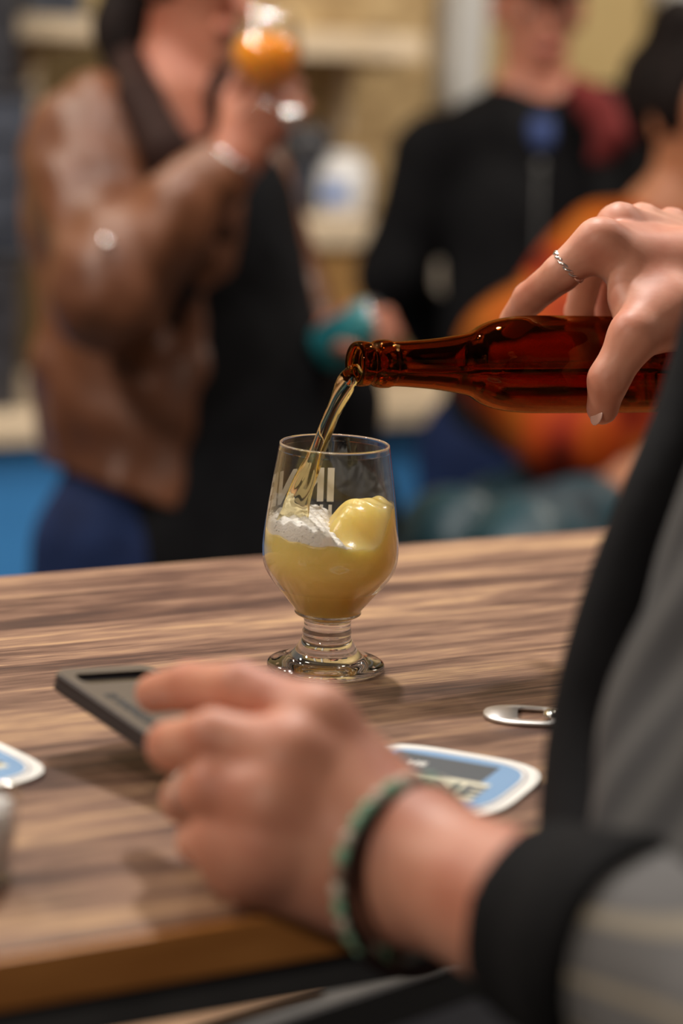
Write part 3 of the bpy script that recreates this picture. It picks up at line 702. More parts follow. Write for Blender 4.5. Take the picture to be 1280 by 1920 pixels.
# ================================================================== PEOPLE
def A3(v): return np.array(v, float)
def unit(v): v = A3(v); return v/np.linalg.norm(v)
def rot(v, ax, a):
    ax = unit(ax); v = A3(v); return v*math.cos(a)+np.cross(ax, v)*math.sin(a)+ax*(ax @ v)*(1-math.cos(a))
def gen_hand(w_, d, n, thumb, curl=(25, 35, 25), s=1.0, spread=.0, thumb_curl=20):
    """w wrist, d direction of fingers, n back-of-hand normal, thumb = direction to the thumb side"""
    w_ = A3(w_); d = unit(d); n = A3(n); n = unit(n-d*(n @ d)); t = unit(A3(thumb)-d*(A3(thumb) @ d)); t = unit(t-n*(t @ n))
    core = []; br = []
    mc = [w_+(d*.088+t*.030)*s, w_+(d*.091+t*.010)*s, w_+(d*.086-t*.011)*s, w_+(d*.078-t*.030)*s]
    for i, m in enumerate(mc): core.append(cap(w_+t*(.014-.009*i)*s, m, .015*s, .0105*s))
    core.append(cap(w_+t*.014*s-n*.006*s, w_+(d*.04+t*.026)*s-n*.008*s, .014*s, .013*s))
    ln = [(.042, .025, .020), (.046, .029, .021), (.043, .027, .020), (.034, .020, .018)]
    ax = np.cross(d, -n)
    for i, m in enumerate(mc):
        p = m; v = rot(d, n, 0); pts = [p]; a = 0
        for q in range(3):
            a += math.radians(curl[q]*(1+.06*i)); dd = d*math.cos(a)-n*math.sin(a); p = p+dd*ln[i][q]*s; pts.append(p)
        br.append((chain(pts, [.0100*s, .0090*s, .0080*s, .0066*s]), .004, .008))
    b = w_+(d*.022+t*.024)*s-n*.006*s; d2 = unit(d*.7+t*.62-n*.35); p1 = b+d2*.040*s; d3 = unit(d*.9+t*.15-n*.45*thumb_curl/20); p2 = p1+d3*.032*s; p3 = p2+unit(d3-n*.2)*.024*s
    br.append((chain([b, p1, p2, p3], [.015*s, .0115*s, .0105*s, .0085*s]), .006, .012))
    return core, br
def head_prims(c, f, up, s=1.0):
    """c centre, f facing, up; returns core prims"""
    c = A3(c); f = unit(f); up = unit(A3(up)-f*(A3(up) @ f)); l = np.cross(up, f)
    P = [cap(c+up*.030*s-f*.02*s, c+up*.028*s+f*.015*s, .077*s, .072*s, (l, .93)), cap(c+f*.030*s-up*.01*s, c+f*.045*s-up*.062*s, .055*s, .036*s), cap(c+f*.01*s-up*.04*s, c+f*.062*s-up*.085*s, .05*s, .022*s)]
    br = [([cap(c+f*.082*s+up*.012*s, c+f*.103*s-up*.028*s, .008*s, .0135*s)], .004, .008),
          ([cap(c+f*.085*s-up*.050*s+l*.016*s, c+f*.085*s-up*.050*s-l*.016*s, .009*s, .009*s)], .003, .006),
          ([cap(c+f*.078*s+up*.030*s+l*.03*s, c+f*.083*s+up*.027*s+l*.01*s, .011*s, .010*s)], .003, .010),
          ([cap(c+f*.078*s+up*.030*s-l*.03*s, c+f*.083*s+up*.027*s-l*.01*s, .011*s, .010*s)], .003, .010),
          ([cap(c+l*.073*s+up*.018*s-f*.006*s, c+l*.069*s-up*.020*s, .011*s, .009*s)], .003, .004),
          ([cap(c-l*.073*s+up*.018*s-f*.006*s, c-l*.069*s-up*.020*s, .011*s, .009*s)], .003, .004)]
    return P, br
def face_bits(parent, c, f, up, s=1.0):
    c = A3(c); f = unit(f); up = unit(A3(up)-f*(A3(up) @ f)); l = np.cross(up, f)
    for q in (-1, 1):
        bm = bmesh.new(); bmesh.ops.create_uvsphere(bm, u_segments=16, v_segments=10, radius=.0100*s, matrix=Matrix.Translation(Vector(c+f*.073*s+l*.030*q*s+up*.008*s))); e = obj('eye', bm, M_eye, parent)
        bm = bmesh.new(); bmesh.ops.create_uvsphere(bm, u_segments=12, v_segments=8, radius=.0070*s, matrix=Matrix.Translation(Vector(c+f*.0775*s+l*.030*q*s+up*.008*s))); obj('iris', bm, M_hair, e)
    a = [Vector(c+f*(.0925-.006*abs(x)**2)*s-up*.050*s+l*x*.020*s) for x in np.linspace(-1, 1, 9)]
    obj('lips', tube(a, [.002*s, .0045*s, .006*s, .007*s, .0065*s, .007*s, .006*s, .0045*s, .002*s], 10), M_lip, parent)
M_eye = mat('eye_white', (.42, .36, .32), .4)
X = np.array([1., 0, 0]); Y = np.array([0, 1., 0]); ZZ = np.array([0, 0, 1.])
def foot(ank, d): ank = A3(ank); d = unit(d); return [cap(ank-d*.03-ZZ*(ank[2]-.035), ank+d*.10-ZZ*(ank[2]-.030), .036, .031), cap(ank+d*.10-ZZ*(ank[2]-.030), ank+d*.15-ZZ*(ank[2]-.026), .031, .025), cap(ank, ank-ZZ*(ank[2]-.04), .036, .036)]

# ------------- woman in brown leather jacket
D = 3.0
def W(px, py, d=D): return A3(V(px, py, d))
head = W(350, -36, 3.0); hf = unit([.80, -.55, -.12])
neckb = W(325, 190, 3.02); chest = W(298, 400, 3.04); waist = W(298, 720, 3.04); pel = W(312, 1000, 3.04)
shR = W(168, 285, 2.95); elR = W(215, 540, 2.82); wrR = W(440, 300, 2.78)
shL = W(420, 250, 3.14); elL = W(520, 560, 3.16); wrL = W(600, 640, 3.04)
hd1 = unit(W(525, 175, 2.76)-wrR)
hc, hb = gen_hand(wrR+hd1*.005, hd1, unit([.15, -.9, .3]), unit([-.8, -.1, .75]), (48, 55, 30), .92)
hd2 = unit(W(650, 600, 3.0)-wrL)
hc2, hb2 = gen_hand(wrL, hd2, unit([.1, -.3, .9]), unit([-.1, -.9, .2]), (35, 50, 35), .92)
hp, hbr = head_prims(head, hf, ZZ+.15*X, .95)
hipR = pel+A3([-.075, -.03, -.02]); hipL = pel+A3([.085, .03, -.02])
knR = A3([hipR[0]-.01, hipR[1]-.05, .46]); knL = A3([hipL[0]+.01, hipL[1]-.03, .46])
anR = A3([knR[0]-.01, knR[1]+.04, .09]); anL = A3([knL[0]+.02, knL[1]+.04, .09])
core = [cap(head-ZZ*.03, neckb, .048, .052), cap(neckb, chest, .07, .105, (X, 1.25)), cap(chest, waist, .105, .10, (X, 1.25)), cap(waist, pel, .09, .088, (X, 1.1)), cap(neckb, shR, .05, .045), cap(neckb, shL, .05, .045)]+hp+hc+hc2
br = hbr+hb+hb2+[(chain([shR, elR, wrR], [.048, .040, .026]), .02, .02), (chain([shL, elL, wrL], [.048, .040, .026]), .02, .02),
     (chain([hipR, knR, anR], [.072, .055, .040]), .02, .02), (chain([hipL, knL, anL], [.072, .055, .040]), .02, .02)]
woman = thing('person', 'person in a brown leather jacket and navy jeans drinking from a raised beer glass', 'person', (pel[0], pel[1], 0))
blob('body', body_field(core, br, .02), .005, M_skin_w, woman); face_bits(woman, head, hf, ZZ+.15*X, .95)
# top
tp = [cap(W(335, 345, 3.03), chest+X*.01, .075, .122, (X, 1.3)), cap(chest+X*.012, waist+X*.055, .122, .125, (X, 1.3)), cap(waist+X*.055, pel+X*.06-ZZ*.02, .125, .13, (X, 1.3))]
blob('black_top', wob(body_field(tp, [], .03), .003, 28, 1), .007, M_black, woman)
# jeans
jn = [cap(waist-ZZ*.06, pel-ZZ*.03, .108, .116, (X, 1.08))]
blob('jeans', wob(body_field(jn, [(chain([hipR, knR, anR-ZZ*.01], [.094, .072, .058]), .02, .04), (chain([hipL, knL, anL-ZZ*.01], [.094, .072, .058]), .02, .04)], .03), .002, 30, 2), .008, M_jeans, woman)
for an, kn in ((anR, knR), (anL, knL)): blob('shoe', body_field(foot(an, [.5, -.8, 0]), [], .02), .005, M_shoe, woman)
# jacket with open front
jk = [cap(W(290, 300, 3.05), chest-X*.005, .095, .138, (X, 1.16)), cap(chest-X*.005, waist-X*.0, .138, .132, (X, 1.16)), cap(waist-X*.0, pel-X*.005+ZZ*.0, .132, .128, (X, 1.08)), cap(W(270, 235, 3.06), shR, .055, .066), cap(W(350, 250, 3.08), shL, .055, .060)]
jb = [(chain([shR, elR, elR+(wrR-elR)*.84], [.080, .066, .046]), .03, .025), (chain([shL, elL, elL+(wrL-elL)*.7], [.066, .056, .044]), .03, .03)]
jf = wob(wob(body_field(jk, jb, .04), .007, 20, 5), .0035, 48, 15)
p_top = W(455, 400, 2.9); p_bot = W(405, 975, 2.9)
ed = unit(p_bot-p_top); en = unit(np.cross(ed, unit(W(440, 700, 2.9)-A3(CAM))))
if en[0] < 0: en = -en
hemn = unit(np.cross(unit(W(400, 985, 2.9)-W(80, 868, 2.9)), unit(W(240, 920, 2.9)-A3(CAM))));  hemn = hemn if hemn[2] < 0 else -hemn
hem0 = W(240, 926, 2.9)
def open_front(P):
    # away from the sleeves, cut in front of the closing edge; below the hem cut everything
    q = P-p_top; front = q @ en - .5*np.clip(P[:, 1]-3.0, 0, 1)
    tt = np.clip((P-elR) @ (wrR-elR)/((wrR-elR) @ (wrR-elR)), 0, 1)
    ds = np.linalg.norm(P-(elR+tt[:, None]*(wrR-elR)), axis=1)-.09
    tl = np.clip((P-elL) @ (wrL-elL)/((wrL-elL) @ (wrL-elL)), 0, 1)
    d2 = np.linalg.norm(P-(elL+tl[:, None]*(wrL-elL)), axis=1)-.07
    tu = np.clip((P-shL) @ (elL-shL)/((elL-shL) @ (elL-shL)), 0, 1)
    d3 = np.linalg.norm(P-(shL+tu[:, None]*(elL-shL)), axis=1)-.07
    front = np.minimum(np.minimum(front, ds), np.minimum(d2, d3))
    v = np.linalg.norm((P-W(362, 200, 2.9))/np.array([1, 1.8, 1.75]), axis=1)-.045
    hem = (P-hem0) @ hemn
    return np.maximum(np.maximum(front, hem), -v)
blob('leather_jacket', clip(jf, open_front), .006, M_leather, woman)
lap = [W(238, 110, 2.98), W(262, 190, 2.90), W(315, 290, 2.86), W(372, 380, 2.86), W(420, 440, 2.88)]
blob('lapel', body_field(chain(lap, [.022, .028, .030, .024, .012], (Y, .6)), [], .01), .005, M_leather_dk, woman)
lap = [W(405, 120, 3.0), W(425, 190, 2.96), W(430, 250, 2.96), W(420, 330, 2.94)]
blob('lapel', body_field(chain(lap, [.020, .026, .026, .012], (Y, .6)), [], .01), .005, M_leather_dk, woman)
for (x, y, d) in ((293, 366, 2.84), (200, 455, 2.74), (225, 640, 2.86)):
    bm = bmesh.new(); bmesh.ops.create_uvsphere(bm, u_segments=16, v_segments=10, radius=.0075, matrix=Matrix.Translation(V(x, y, d))); obj('snap_button', bm, M_silver, woman)
hp_ = [cap(head+ZZ*.035-hf*.035, head+ZZ*.03+hf*.0, .086, .080), cap(head-hf*.055+ZZ*.01, W(225, 60, 3.0), .05, .030), cap(W(222, 40, 2.99), W(222, 150, 2.98), .026, .016)]
hf_ = body_field(hp_, [], .03)
blob('hair', clip(hf_, lambda P: np.minimum((P-head) @ hf-.035, 10)), .005, M_hair, woman)
# glass in her hand
def small_glass(base, axis, lean, label, glabel):
    ax = unit(axis); q = Vector(ax).to_track_quat('Z', 'Y').to_matrix().to_4x4(); Mx = Matrix.Translation(Vector(base)) @ q
    t = thing('beer_glass', label, 'glass', Vector(base))
    pr = [(0, 0), (.03, 0), (.033, .003), (.012, .010), (.009, .03), (.012, .038), (.030, .052), (.040, .072), (.041, .085), (.036, .125), (.0345, .125), (.0385, .085), (.037, .073), (.026, .054), (.006, .044), (0, .044)]
    obj('glass_body', lathe([(max(0, r), z) for r, z in spline(pr, 2)], 48, Mx), M_thin, t)
    o = obj('golden_beer', lathe([(0, .0445), (.006, .0445), (.0255, .0545), (.0365, .0735), (.038, .085), (.0372, .092), (0, .092)], 48, Mx), M_goldbeer); tag(o, glabel, 'beer')
gb_ = W(500, 232, 2.73)
small_glass(gb_, unit(W(500, 30, 2.76)-gb_), 0, 'clear beer glass raised to the mouth of the person in brown leather', 'golden beer inside the raised glass')
# ring + watch
rp = W(545, 218, 2.70)
o = obj('bangle', tube(ring_path(wrR+hd1*.002, hd1, .030, 40), .0016, 10, True), M_silver); tag(o, 'thin silver bangle on the raised wrist of the brown leather jacket wearer', 'bangle')
bm = bmesh.new(); bmesh.ops.create_uvsphere(bm, u_segments=16, v_segments=10, radius=.012, matrix=Matrix.Translation(Vector(rp)) @ Matrix.Diagonal((1, .6, .85, 1))); tag(obj('finger_ring', bm, M_silver), 'large silver ring shining on the raised hand of the drinker', 'ring')
# teal can
cn = W(655, 628, 2.97); axc = unit(W(715, 600, 2.95)-W(600, 670, 2.99)); q = Vector(axc).to_track_quat('Z', 'Y').to_matrix().to_4x4()
t = thing('drink_can', 'teal drink can held low in the hand of the person in brown leather', 'can', Vector(cn))
Mx = Matrix.Translation(Vector(cn)-Vector(axc)*.045) @ q
obj('can_body', lathe([(0, 0), (.024, 0), (.030, .008), (.030, .08), (.025, .092)], 40, Mx), M_tealcan, t)
obj('can_top', lathe([(.025, .092), (.0245, .0935), (.022, .091), (0, .091)], 40, Mx), M_silver, t)
# dark tote bag
bgp = [cap(W(590, 760, 3.12), W(640, 760, 3.12), .055, .05), cap(W(570, 960, 3.12), W(640, 960, 3.12), .075, .065), cap(W(590, 760, 3.12), W(575, 960, 3.12), .055, .07), cap(W(635, 760, 3.12), W(640, 960, 3.12), .045, .06)]
t = thing('shoulder_bag', 'soft black bag hanging in front of the person in brown leather', 'bag', Vector(W(605, 1050, 3.12)))
blob('bag_body', wob(body_field(bgp, [], .04), .004, 25, 3), .007, M_black, t)
obj('strap', tube([Vector(W(575, 720, 3.13)), Vector(W(560, 560, 3.16)), Vector(W(520, 420, 3.20)), Vector(W(425, 205, 3.20)), Vector(W(400, 190, 3.24))], .008, 8), M_black, t)

# ------------- man in black jacket
D = 4.1
head = W(1008, 22, 4.1); hf = unit([.12, -.95, -.08])
neckb = W(1003, 205, 4.12); chest = W(1000, 400, 4.14); waist = W(1000, 640, 4.14); pel = W(990, 830, 4.14)
shR = W(815, 285, 4.12); elR = W(735, 520, 4.14); wrR = W(850, 680, 4.30)
shL = W(1140, 235, 4.14); elL = W(1200, 480, 4.16); wrL = W(1175, 690, 4.05)
hd1 = unit(wrR-elR+A3([.05, -.05, .01])); hc, hb = gen_hand(wrR, hd1, unit([-.5, -.8, .1]), unit([.6, -.5, .6]), (30, 40, 30))
hd2 = unit(wrL-elL); hc2, hb2 = gen_hand(wrL, hd2, unit([.5, -.8, 0]), unit([-.7, -.6, .1]), (30, 40, 30))
hp, hbr = head_prims(head, hf, ZZ, 1.0)
hipR = pel+A3([-.09, 0, -.02]); hipL = pel+A3([.09, 0, -.02])
knR = A3([hipR[0]-.01, hipR[1]-.03, .42]); knL = A3([hipL[0]+.01, hipL[1]-.03, .42]); anR = A3([knR[0], knR[1]+.04, .09]); anL = A3([knL[0], knL[1]+.04, .09])
core = [cap(head-ZZ*.04, neckb, .052, .056), cap(neckb, chest, .07, .10, (X, 1.35)), cap(chest, waist, .10, .10, (X, 1.3)), cap(waist, pel, .10, .11, (X, 1.25)), cap(neckb, shR, .055, .05), cap(neckb, shL, .055, .05)]+hp+hc+hc2
br = hbr+hb+hb2+[(chain([shR, elR, wrR], [.05, .042, .028]), .02, .02), (chain([shL, elL, wrL], [.05, .042, .028]), .02, .02), (chain([hipR, knR, anR], [.085, .06, .042]), .02, .03), (chain([hipL, knL, anL], [.085, .06, .042]), .02, .03)]
man = thing('person', 'person in a black zipped jacket and dark cap standing beyond the bottle', 'person', (pel[0], pel[1], 0))
blob('body', body_field(core, br, .02), .006, M_skin_m, man); face_bits(man, head, hf, ZZ)
jk = [cap(W(1003, 265, 4.12), chest, .09, .118, (X, 1.38)), cap(chest, waist, .118, .118, (X, 1.3)), cap(waist, pel+ZZ*.03, .118, .125, (X, 1.25)), cap(neckb-ZZ*.015, shR, .062, .066), cap(neckb-ZZ*.015, shL, .062, .066), cap(neckb-X*.045+ZZ*.03, neckb-X*.03-Y*.07-ZZ*.05, .026, .03), cap(neckb+X*.045+ZZ*.03, neckb+X*.03-Y*.07-ZZ*.05, .026, .03), cap(neckb+Y*.05+ZZ*.03-X*.03, neckb+Y*.05+ZZ*.03+X*.03, .03)]
jb = [(chain([shR, elR, elR+(wrR-elR)*.9], [.070, .056, .044]), .03, .02), (chain([shL, elL, elL+(wrL-elL)*.8], [.070, .058, .046]), .03, .02)]
jf = wob(body_field(jk, jb, .03), .003, 25, 8)
vn = W(1015, 235, 3.98)
blob('jacket', clip(jf, lambda P: -(np.linalg.norm((P-vn)/np.array([1, 1.6, 1.7]), axis=1)-.036)), .007, M_black, man)
blob('shirt_collar', body_field([cap(neckb-X*.03-Y*.045+ZZ*.01, W(1018, 262, 4.03), .020, .018), cap(neckb+X*.035-Y*.045+ZZ*.01, W(1018, 262, 4.03), .020, .018)], [], .01), .005, M_shirtblue, man)
bm = bmesh.new(); bmesh.ops.create_uvsphere(bm, u_segments=14, v_segments=8, radius=.008, matrix=Matrix.Translation(V(1012, 312, 3.955))); obj('zip_pull', bm, M_iron, man)
obj('zip', tube([V(1013, 300, 3.985), V(1010, 400, 3.975), V(1006, 550, 3.985), V(1003, 700, 3.99)], .003, 8), M_iron, man)
jn = [cap(waist-ZZ*.08, pel-ZZ*.03, .108, .122, (X, 1.25))]
blob('jeans', body_field(jn, [(chain([hipR, knR, anR-ZZ*.01], [.100, .075, .060]), .02, .04), (chain([hipL, knL, anL-ZZ*.01], [.100, .075, .060]), .02, .04)], .03), .009, M_jeans, man)
for an in (anR, anL): blob('shoe', body_field(foot(an, [.1, -1, 0]), [], .02), .006, M_shoe, man)
blob('cap', clip(body_field([cap(head+ZZ*.045-hf*.025, head+ZZ*.045+hf*.01, .087, .083)], [([cap(head+hf*.07+ZZ*.048, head+hf*.125+ZZ*.040, .05, .045, (ZZ, .12))], .005, .008)], .01), lambda P: (head+ZZ*.034-P) @ ZZ), .005, M_hair, man)
blob('scarf', wob(body_field(chain([W(1085, 165, 4.05), W(1120, 205, 4.0), W(1150, 250, 3.99), W(1125, 290, 4.0)], [.020, .031, .031, .02]), [], .01), .003, 60, 3), .005, M_maroon, man)

# ------------- seated woman in orange floral
D = 3.55
head = W(1300, 225, 3.55); hf = unit([.55, -.80, -.12])
neckb = W(1262, 410, 3.58); chest = W(1215, 560, 3.60); waist = W(1190, 780, 3.62); pel = W(1195, 950, 3.62)
shR = W(1125, 500, 3.52); elR = W(985, 680, 3.42); wrR = W(1100, 870, 3.34)
shL = W(1380, 470, 3.62); elL = W(1420, 700, 3.55); wrL = W(1290, 860, 3.38)
hd1 = unit([.6, -.5, -.2]); hc, hb = gen_hand(wrR, hd1, unit([-.2, -.5, .8]), unit([.5, .8, .2]), (20, 30, 20), .9)
hd2 = unit([-.7, -.5, -.2]); hc2, hb2 = gen_hand(wrL, hd2, unit([.2, -.5, .8]), unit([-.5, .8, .2]), (20, 30, 20), .9)
hp, hbr = head_prims(head, hf, ZZ, .98)
hipR = pel+A3([-.07, -.03, 0]); hipL = pel+A3([.07, .0, 0]); knR = W(850, 1032, 3.28); knL = W(990, 1050, 3.15)
anR = A3([knR[0]+.05, knR[1]+.02, .36]); anL = A3([knL[0]+.05, knL[1]+.05, .36])
core = [cap(head-ZZ*.04, neckb, .045, .052), cap(neckb, chest, .065, .095, (X, 1.2)), cap(chest, waist, .10, .10, (X, 1.2)), cap(waist, pel, .10, .115, (X, 1.2)), cap(neckb, shR, .05, .045), cap(neckb, shL, .05, .045)]+hp+hc+hc2
br = hbr+hb+hb2+[(chain([shR, elR, wrR], [.045, .038, .025]), .02, .02), (chain([shL, elL, wrL], [.045, .038, .025]), .02, .02), (chain([hipR, knR, anR], [.08, .055, .038]), .02, .03), (chain([hipL, knL, anL], [.08, .055, .038]), .02, .03)]
ow = thing('person', 'seated person with dark pinned-up hair in an orange floral top', 'person', (pel[0], pel[1], 0))
blob('body', body_field(core, br, .02), .006, M_skin_o, ow); face_bits(ow, head, hf, ZZ, .98)
tp = [cap(W(1235, 490, 3.59), chest, .09, .12, (X, 1.3)), cap(chest, waist, .12, .125, (X, 1.35)), cap(waist, pel+ZZ*.02, .125, .14, (X, 1.3)), cap(neckb-ZZ*.06-X*.03, shR, .055, .066), cap(neckb-ZZ*.06+X*.03, shL, .055, .062)]
tb = [(chain([shR, elR, wrR+(elR-wrR)*.25], [.075, .090, .078]), .05, .06), (chain([shL, elL, wrL+(elL-wrL)*.25], [.07, .085, .07]), .05, .05)]
blob('floral_top', wob(body_field(tp, tb, .05), .005, 22, 4), .007, M_floral, ow)
jn = [cap(pel-ZZ*.02, pel-ZZ*.03-Y*.01, .13, .13, (X, 1.2))]
blob('teal_trousers', wob(body_field(jn, [(chain([hipR, knR, anR], [.10, .076, .06]), .03, .04), (chain([hipL, knL, anL], [.105, .082, .06]), .03, .04)], .03), .005, 24, 6), .008, M_teal, ow)
for an in (anR, anL):
    fp = [cap(an, an-ZZ*.06, .040, .038), cap(an-ZZ*.065+Y*.02, an-ZZ*.07+A3([-.06, -.11, 0]), .036, .028)]
    blob('shoe', body_field(fp, [], .02), .006, M_shoe, ow)
bun = head+ZZ*.125-hf*.02-X*.015
hr = [cap(head+ZZ*.035-hf*.035, head+ZZ*.038+hf*.005, .090, .083), cap(bun, bun+X*.01, .050, .046), cap(head-hf*.06-ZZ*.01, head-hf*.05-ZZ*.05, .05, .035)]
blob('hair', wob(clip(body_field(hr, [], .02), lambda P: np.minimum((P-head) @ hf-.045, (P-head) @ (-ZZ)+10)), .002, 70, 2), .005, M_hair, ow)
# stool
sz = pel[2]-.155
t = thing('bar_stool', 'dark round bar stool under the seated person in orange', 'stool', (pel[0], pel[1], 0))
obj('seat', lathe([(0, sz-.04), (.16, sz-.04), (.175, sz-.03), (.18, sz-.012), (.17, sz), (0, sz)], 48, Matrix.Translation((pel[0], pel[1], 0))), M_iron, t)
for i in range(4):
    a = math.pi/4+i*math.pi/2; c_, s_ = math.cos(a), math.sin(a)
    obj('leg', tube([(pel[0]+.11*c_, pel[1]+.11*s_, sz-.03), (pel[0]+.2*c_, pel[1]+.2*s_, 0.0)], .013, 10), M_iron, t)
obj('footrest', tube(ring_path((pel[0], pel[1], .24), (0, 0, 1), .172, 48), .009, 8, True), M_iron, t)

# ------------- pourer: body, two hands, shirt
# right hand on the bottle
def w3p(*a): return A3(V(*a))
axis_at = lambda s: A3(mouth)+A3(bbase_dir)*s
wr = w3p(1395, 560, 1.60)
mcI = w3p(1118, 452, 1.512); mcM = w3p(1160, 425, 1.545); mcR = w3p(1200, 424, 1.572); mcP = w3p(1255, 432, 1.592)
rcore = [cap(wr, mcI+A3([.006, 0, -.002]), .026, .0140), cap(wr, mcM, .025, .0135), cap(wr, mcR, .024, .0125), cap(wr, mcP, .023, .0120),
         cap(w3p(1330, 600, 1.545), w3p(1215, 600, 1.500), .024, .0165), cap(w3p(1300, 500, 1.54), w3p(1180, 500, 1.515), .026, .0165), cap(w3p(1260, 545, 1.525), w3p(1178, 560, 1.503), .022, .0125)]
rb = [(chain([mcI, w3p(1052, 512, 1.520), w3p(992, 560, 1.545), w3p(960, 600, 1.572)], [.0135, .0118, .0106, .0085]), .003, .012),
      (chain([mcM, w3p(1105, 500, 1.575), w3p(1085, 585, 1.612), w3p(1105, 660, 1.615)], [.0125, .0108, .0095, .0080]), .003, .010),
      (chain([mcR, w3p(1150, 500, 1.600), w3p(1140, 590, 1.635), w3p(1160, 665, 1.630)], [.0120, .0105, .0092, .0078]), .003, .010),
      (chain([mcP, w3p(1215, 510, 1.625), w3p(1205, 590, 1.650), w3p(1220, 650, 1.640)], [.0112, .0096, .0085, .0070]), .003, .010),
      (chain([w3p(1260, 585, 1.500), w3p(1188, 630, 1.478), w3p(1140, 712, 1.479), w3p(1129, 766, 1.490)], [.020, .0150, .0118, .0100]), .006, .016)]
for q, (m_, r_) in enumerate(((mcI, .0075), (mcM, .0075), (mcR, .007), (mcP, .007))):
    rb.append(([cap(m_+ZZ*.0075+X*.001, m_+ZZ*.0080+X*.004, r_, r_*.8)], .002, .008))
for m_ in (mcI, mcM, mcR, mcP):   # extensor tendons
    rb.append(([cap(m_+ZZ*.010, m_+(wr-m_)*.6+ZZ*.018, .0035, .004)], .002, .010))
# left hand, near camera
lw = w3p(735, 1608, 1.075); lelb = w3p(1560, 1960, .90)
liM = w3p(598, 1352, 1.085); lmM = w3p(545, 1420, 1.070); lrM = w3p(515, 1505, 1.062); lpM = w3p(505, 1590, 1.062)
lcore = [cap(lw, liM, .0255, .0150), cap(lw, lmM, .026, .0160), cap(lw, lrM, .026, .0155), cap(lw, lpM, .025, .0150), cap(w3p(640, 1480, 1.10), w3p(560, 1530, 1.09), .030, .026), cap(w3p(640, 1640, 1.080), w3p(465, 1615, 1.075), .024, .020)]
lb = [(chain([liM, w3p(450, 1292, 1.108), w3p(355, 1288, 1.145), w3p(290, 1300, 1.175)], [.0145, .0128, .0116, .0098]), .003, .012),
      (chain([lmM, w3p(400, 1385, 1.080), w3p(322, 1398, 1.115), w3p(345, 1410, 1.150)], [.0155, .0132, .0116, .0098]), .003, .012),
      (chain([lrM, w3p(400, 1480, 1.070), w3p(350, 1498, 1.105), w3p(390, 1505, 1.140)], [.0155, .0132, .0115, .0095]), .003, .014),
      (chain([lpM, w3p(415, 1565, 1.070), w3p(375, 1578, 1.10), w3p(420, 1575, 1.130)], [.0150, .0125, .0105, .0090]), .003, .014),
      (chain([w3p(640, 1440, 1.125), w3p(540, 1370, 1.160), w3p(450, 1350, 1.180), w3p(380, 1345, 1.205)], [.018, .0125, .0110, .0092]), .005, .012)]
# torso
tF = unit([-.95, .30, 0]); tS = unit([.30, .95, 0])
belly = A3([.245, .955, 1.10]); chestp = A3([.305, .965, 1.33]); nk = A3([.335, .955, 1.46]); hd = A3([.315, .965, 1.60]); plv = A3([.275, .93, .90])
sL = nk+A3([-.0, -.185, -.055]); sR = nk+A3([.03, .185, -.055])
elRt = A3([.40, 1.30, 1.20])
hp, hbr = head_prims(hd, unit([-.8, .5, -.45]), ZZ, 1.0)
hR = plv+tS*.09; hL = plv-tS*.09; kR = A3([hR[0], hR[1], .46]); kL = A3([hL[0]-.01, hL[1], .46]); aR = A3([kR[0]+.04, kR[1], .09]); aL = A3([kL[0]+.04, kL[1], .09])
tcore = [cap(hd-ZZ*.04, nk, .052, .055), cap(nk, chestp, .07, .085, (tS, 1.5)), cap(chestp, belly, .085, .085, (tS, 1.5)), cap(belly, plv, .085, .10, (tS, 1.4)), cap(nk, sL, .05, .045), cap(nk, sR, .05, .045)]+hp
pc = tcore+rcore+lcore
pb = hbr+rb+lb+[(chain([sR, elRt, wr], [.045, .040, .027]), .02, .03), (chain([sL, lelb, lelb+(lw-lelb)*.45, lw], [.048, .043, .040, .0275]), .02, .03), (chain([hR, kR, aR], [.085, .06, .042]), .02, .03), (chain([hL, kL, aL], [.085, .06, .042]), .02, .03)]
pourer = thing('person', 'person in a grey striped shirt with black cuffs pouring from the amber bottle', 'person', (plv[0], plv[1], 0))
pf = body_field(pc, pb, .014)
# finer mesh for the hands, coarser hidden body: one continuous mesh at 2.2 mm inside hand boxes is too heavy, so use 3 mm and smooth
me = nets(pf, .0025, name='body')
link('body', me, M_skin_pour, pourer)
face_bits(pourer, hd, unit([-.8, .5, -.45]), ZZ)
blob('hair', clip(body_field([cap(hd+ZZ*.04+X*.03, hd+ZZ*.04-X*.01, .088, .08)], [], .01), lambda P: (P-hd) @ unit([-.8, .5, .2])-.045), .006, M_hair, pourer)
# nail on thumb
def nail(a, b, nrm, wd_, parent):
    a = Vector(a); b = Vector(b); n_ = Vector(nrm).normalized(); d_ = (b-a).normalized(); s_ = d_.cross(n_).normalized()
    bm = bmesh.new(); Mx = Matrix((s_, d_, n_)).transposed().to_4x4(); Mx.translation = b
    bmesh.ops.create_uvsphere(bm, u_segments=16, v_segments=8, radius=1, matrix=Mx @ Matrix.Diagonal((wd_*.85, wd_*1.1, .0012, 1))); obj('fingernail', bm, M_nail, parent)
nail(w3p(1140, 712, 1.479), w3p(1118, 779, 1.4835), Vector((-.75, -.55, -.15)), .0058, pourer)
nail(w3p(355, 1288, 1.145), w3p(296, 1296, 1.170), Vector((-.2, -.35, .9)), .0060, pourer)
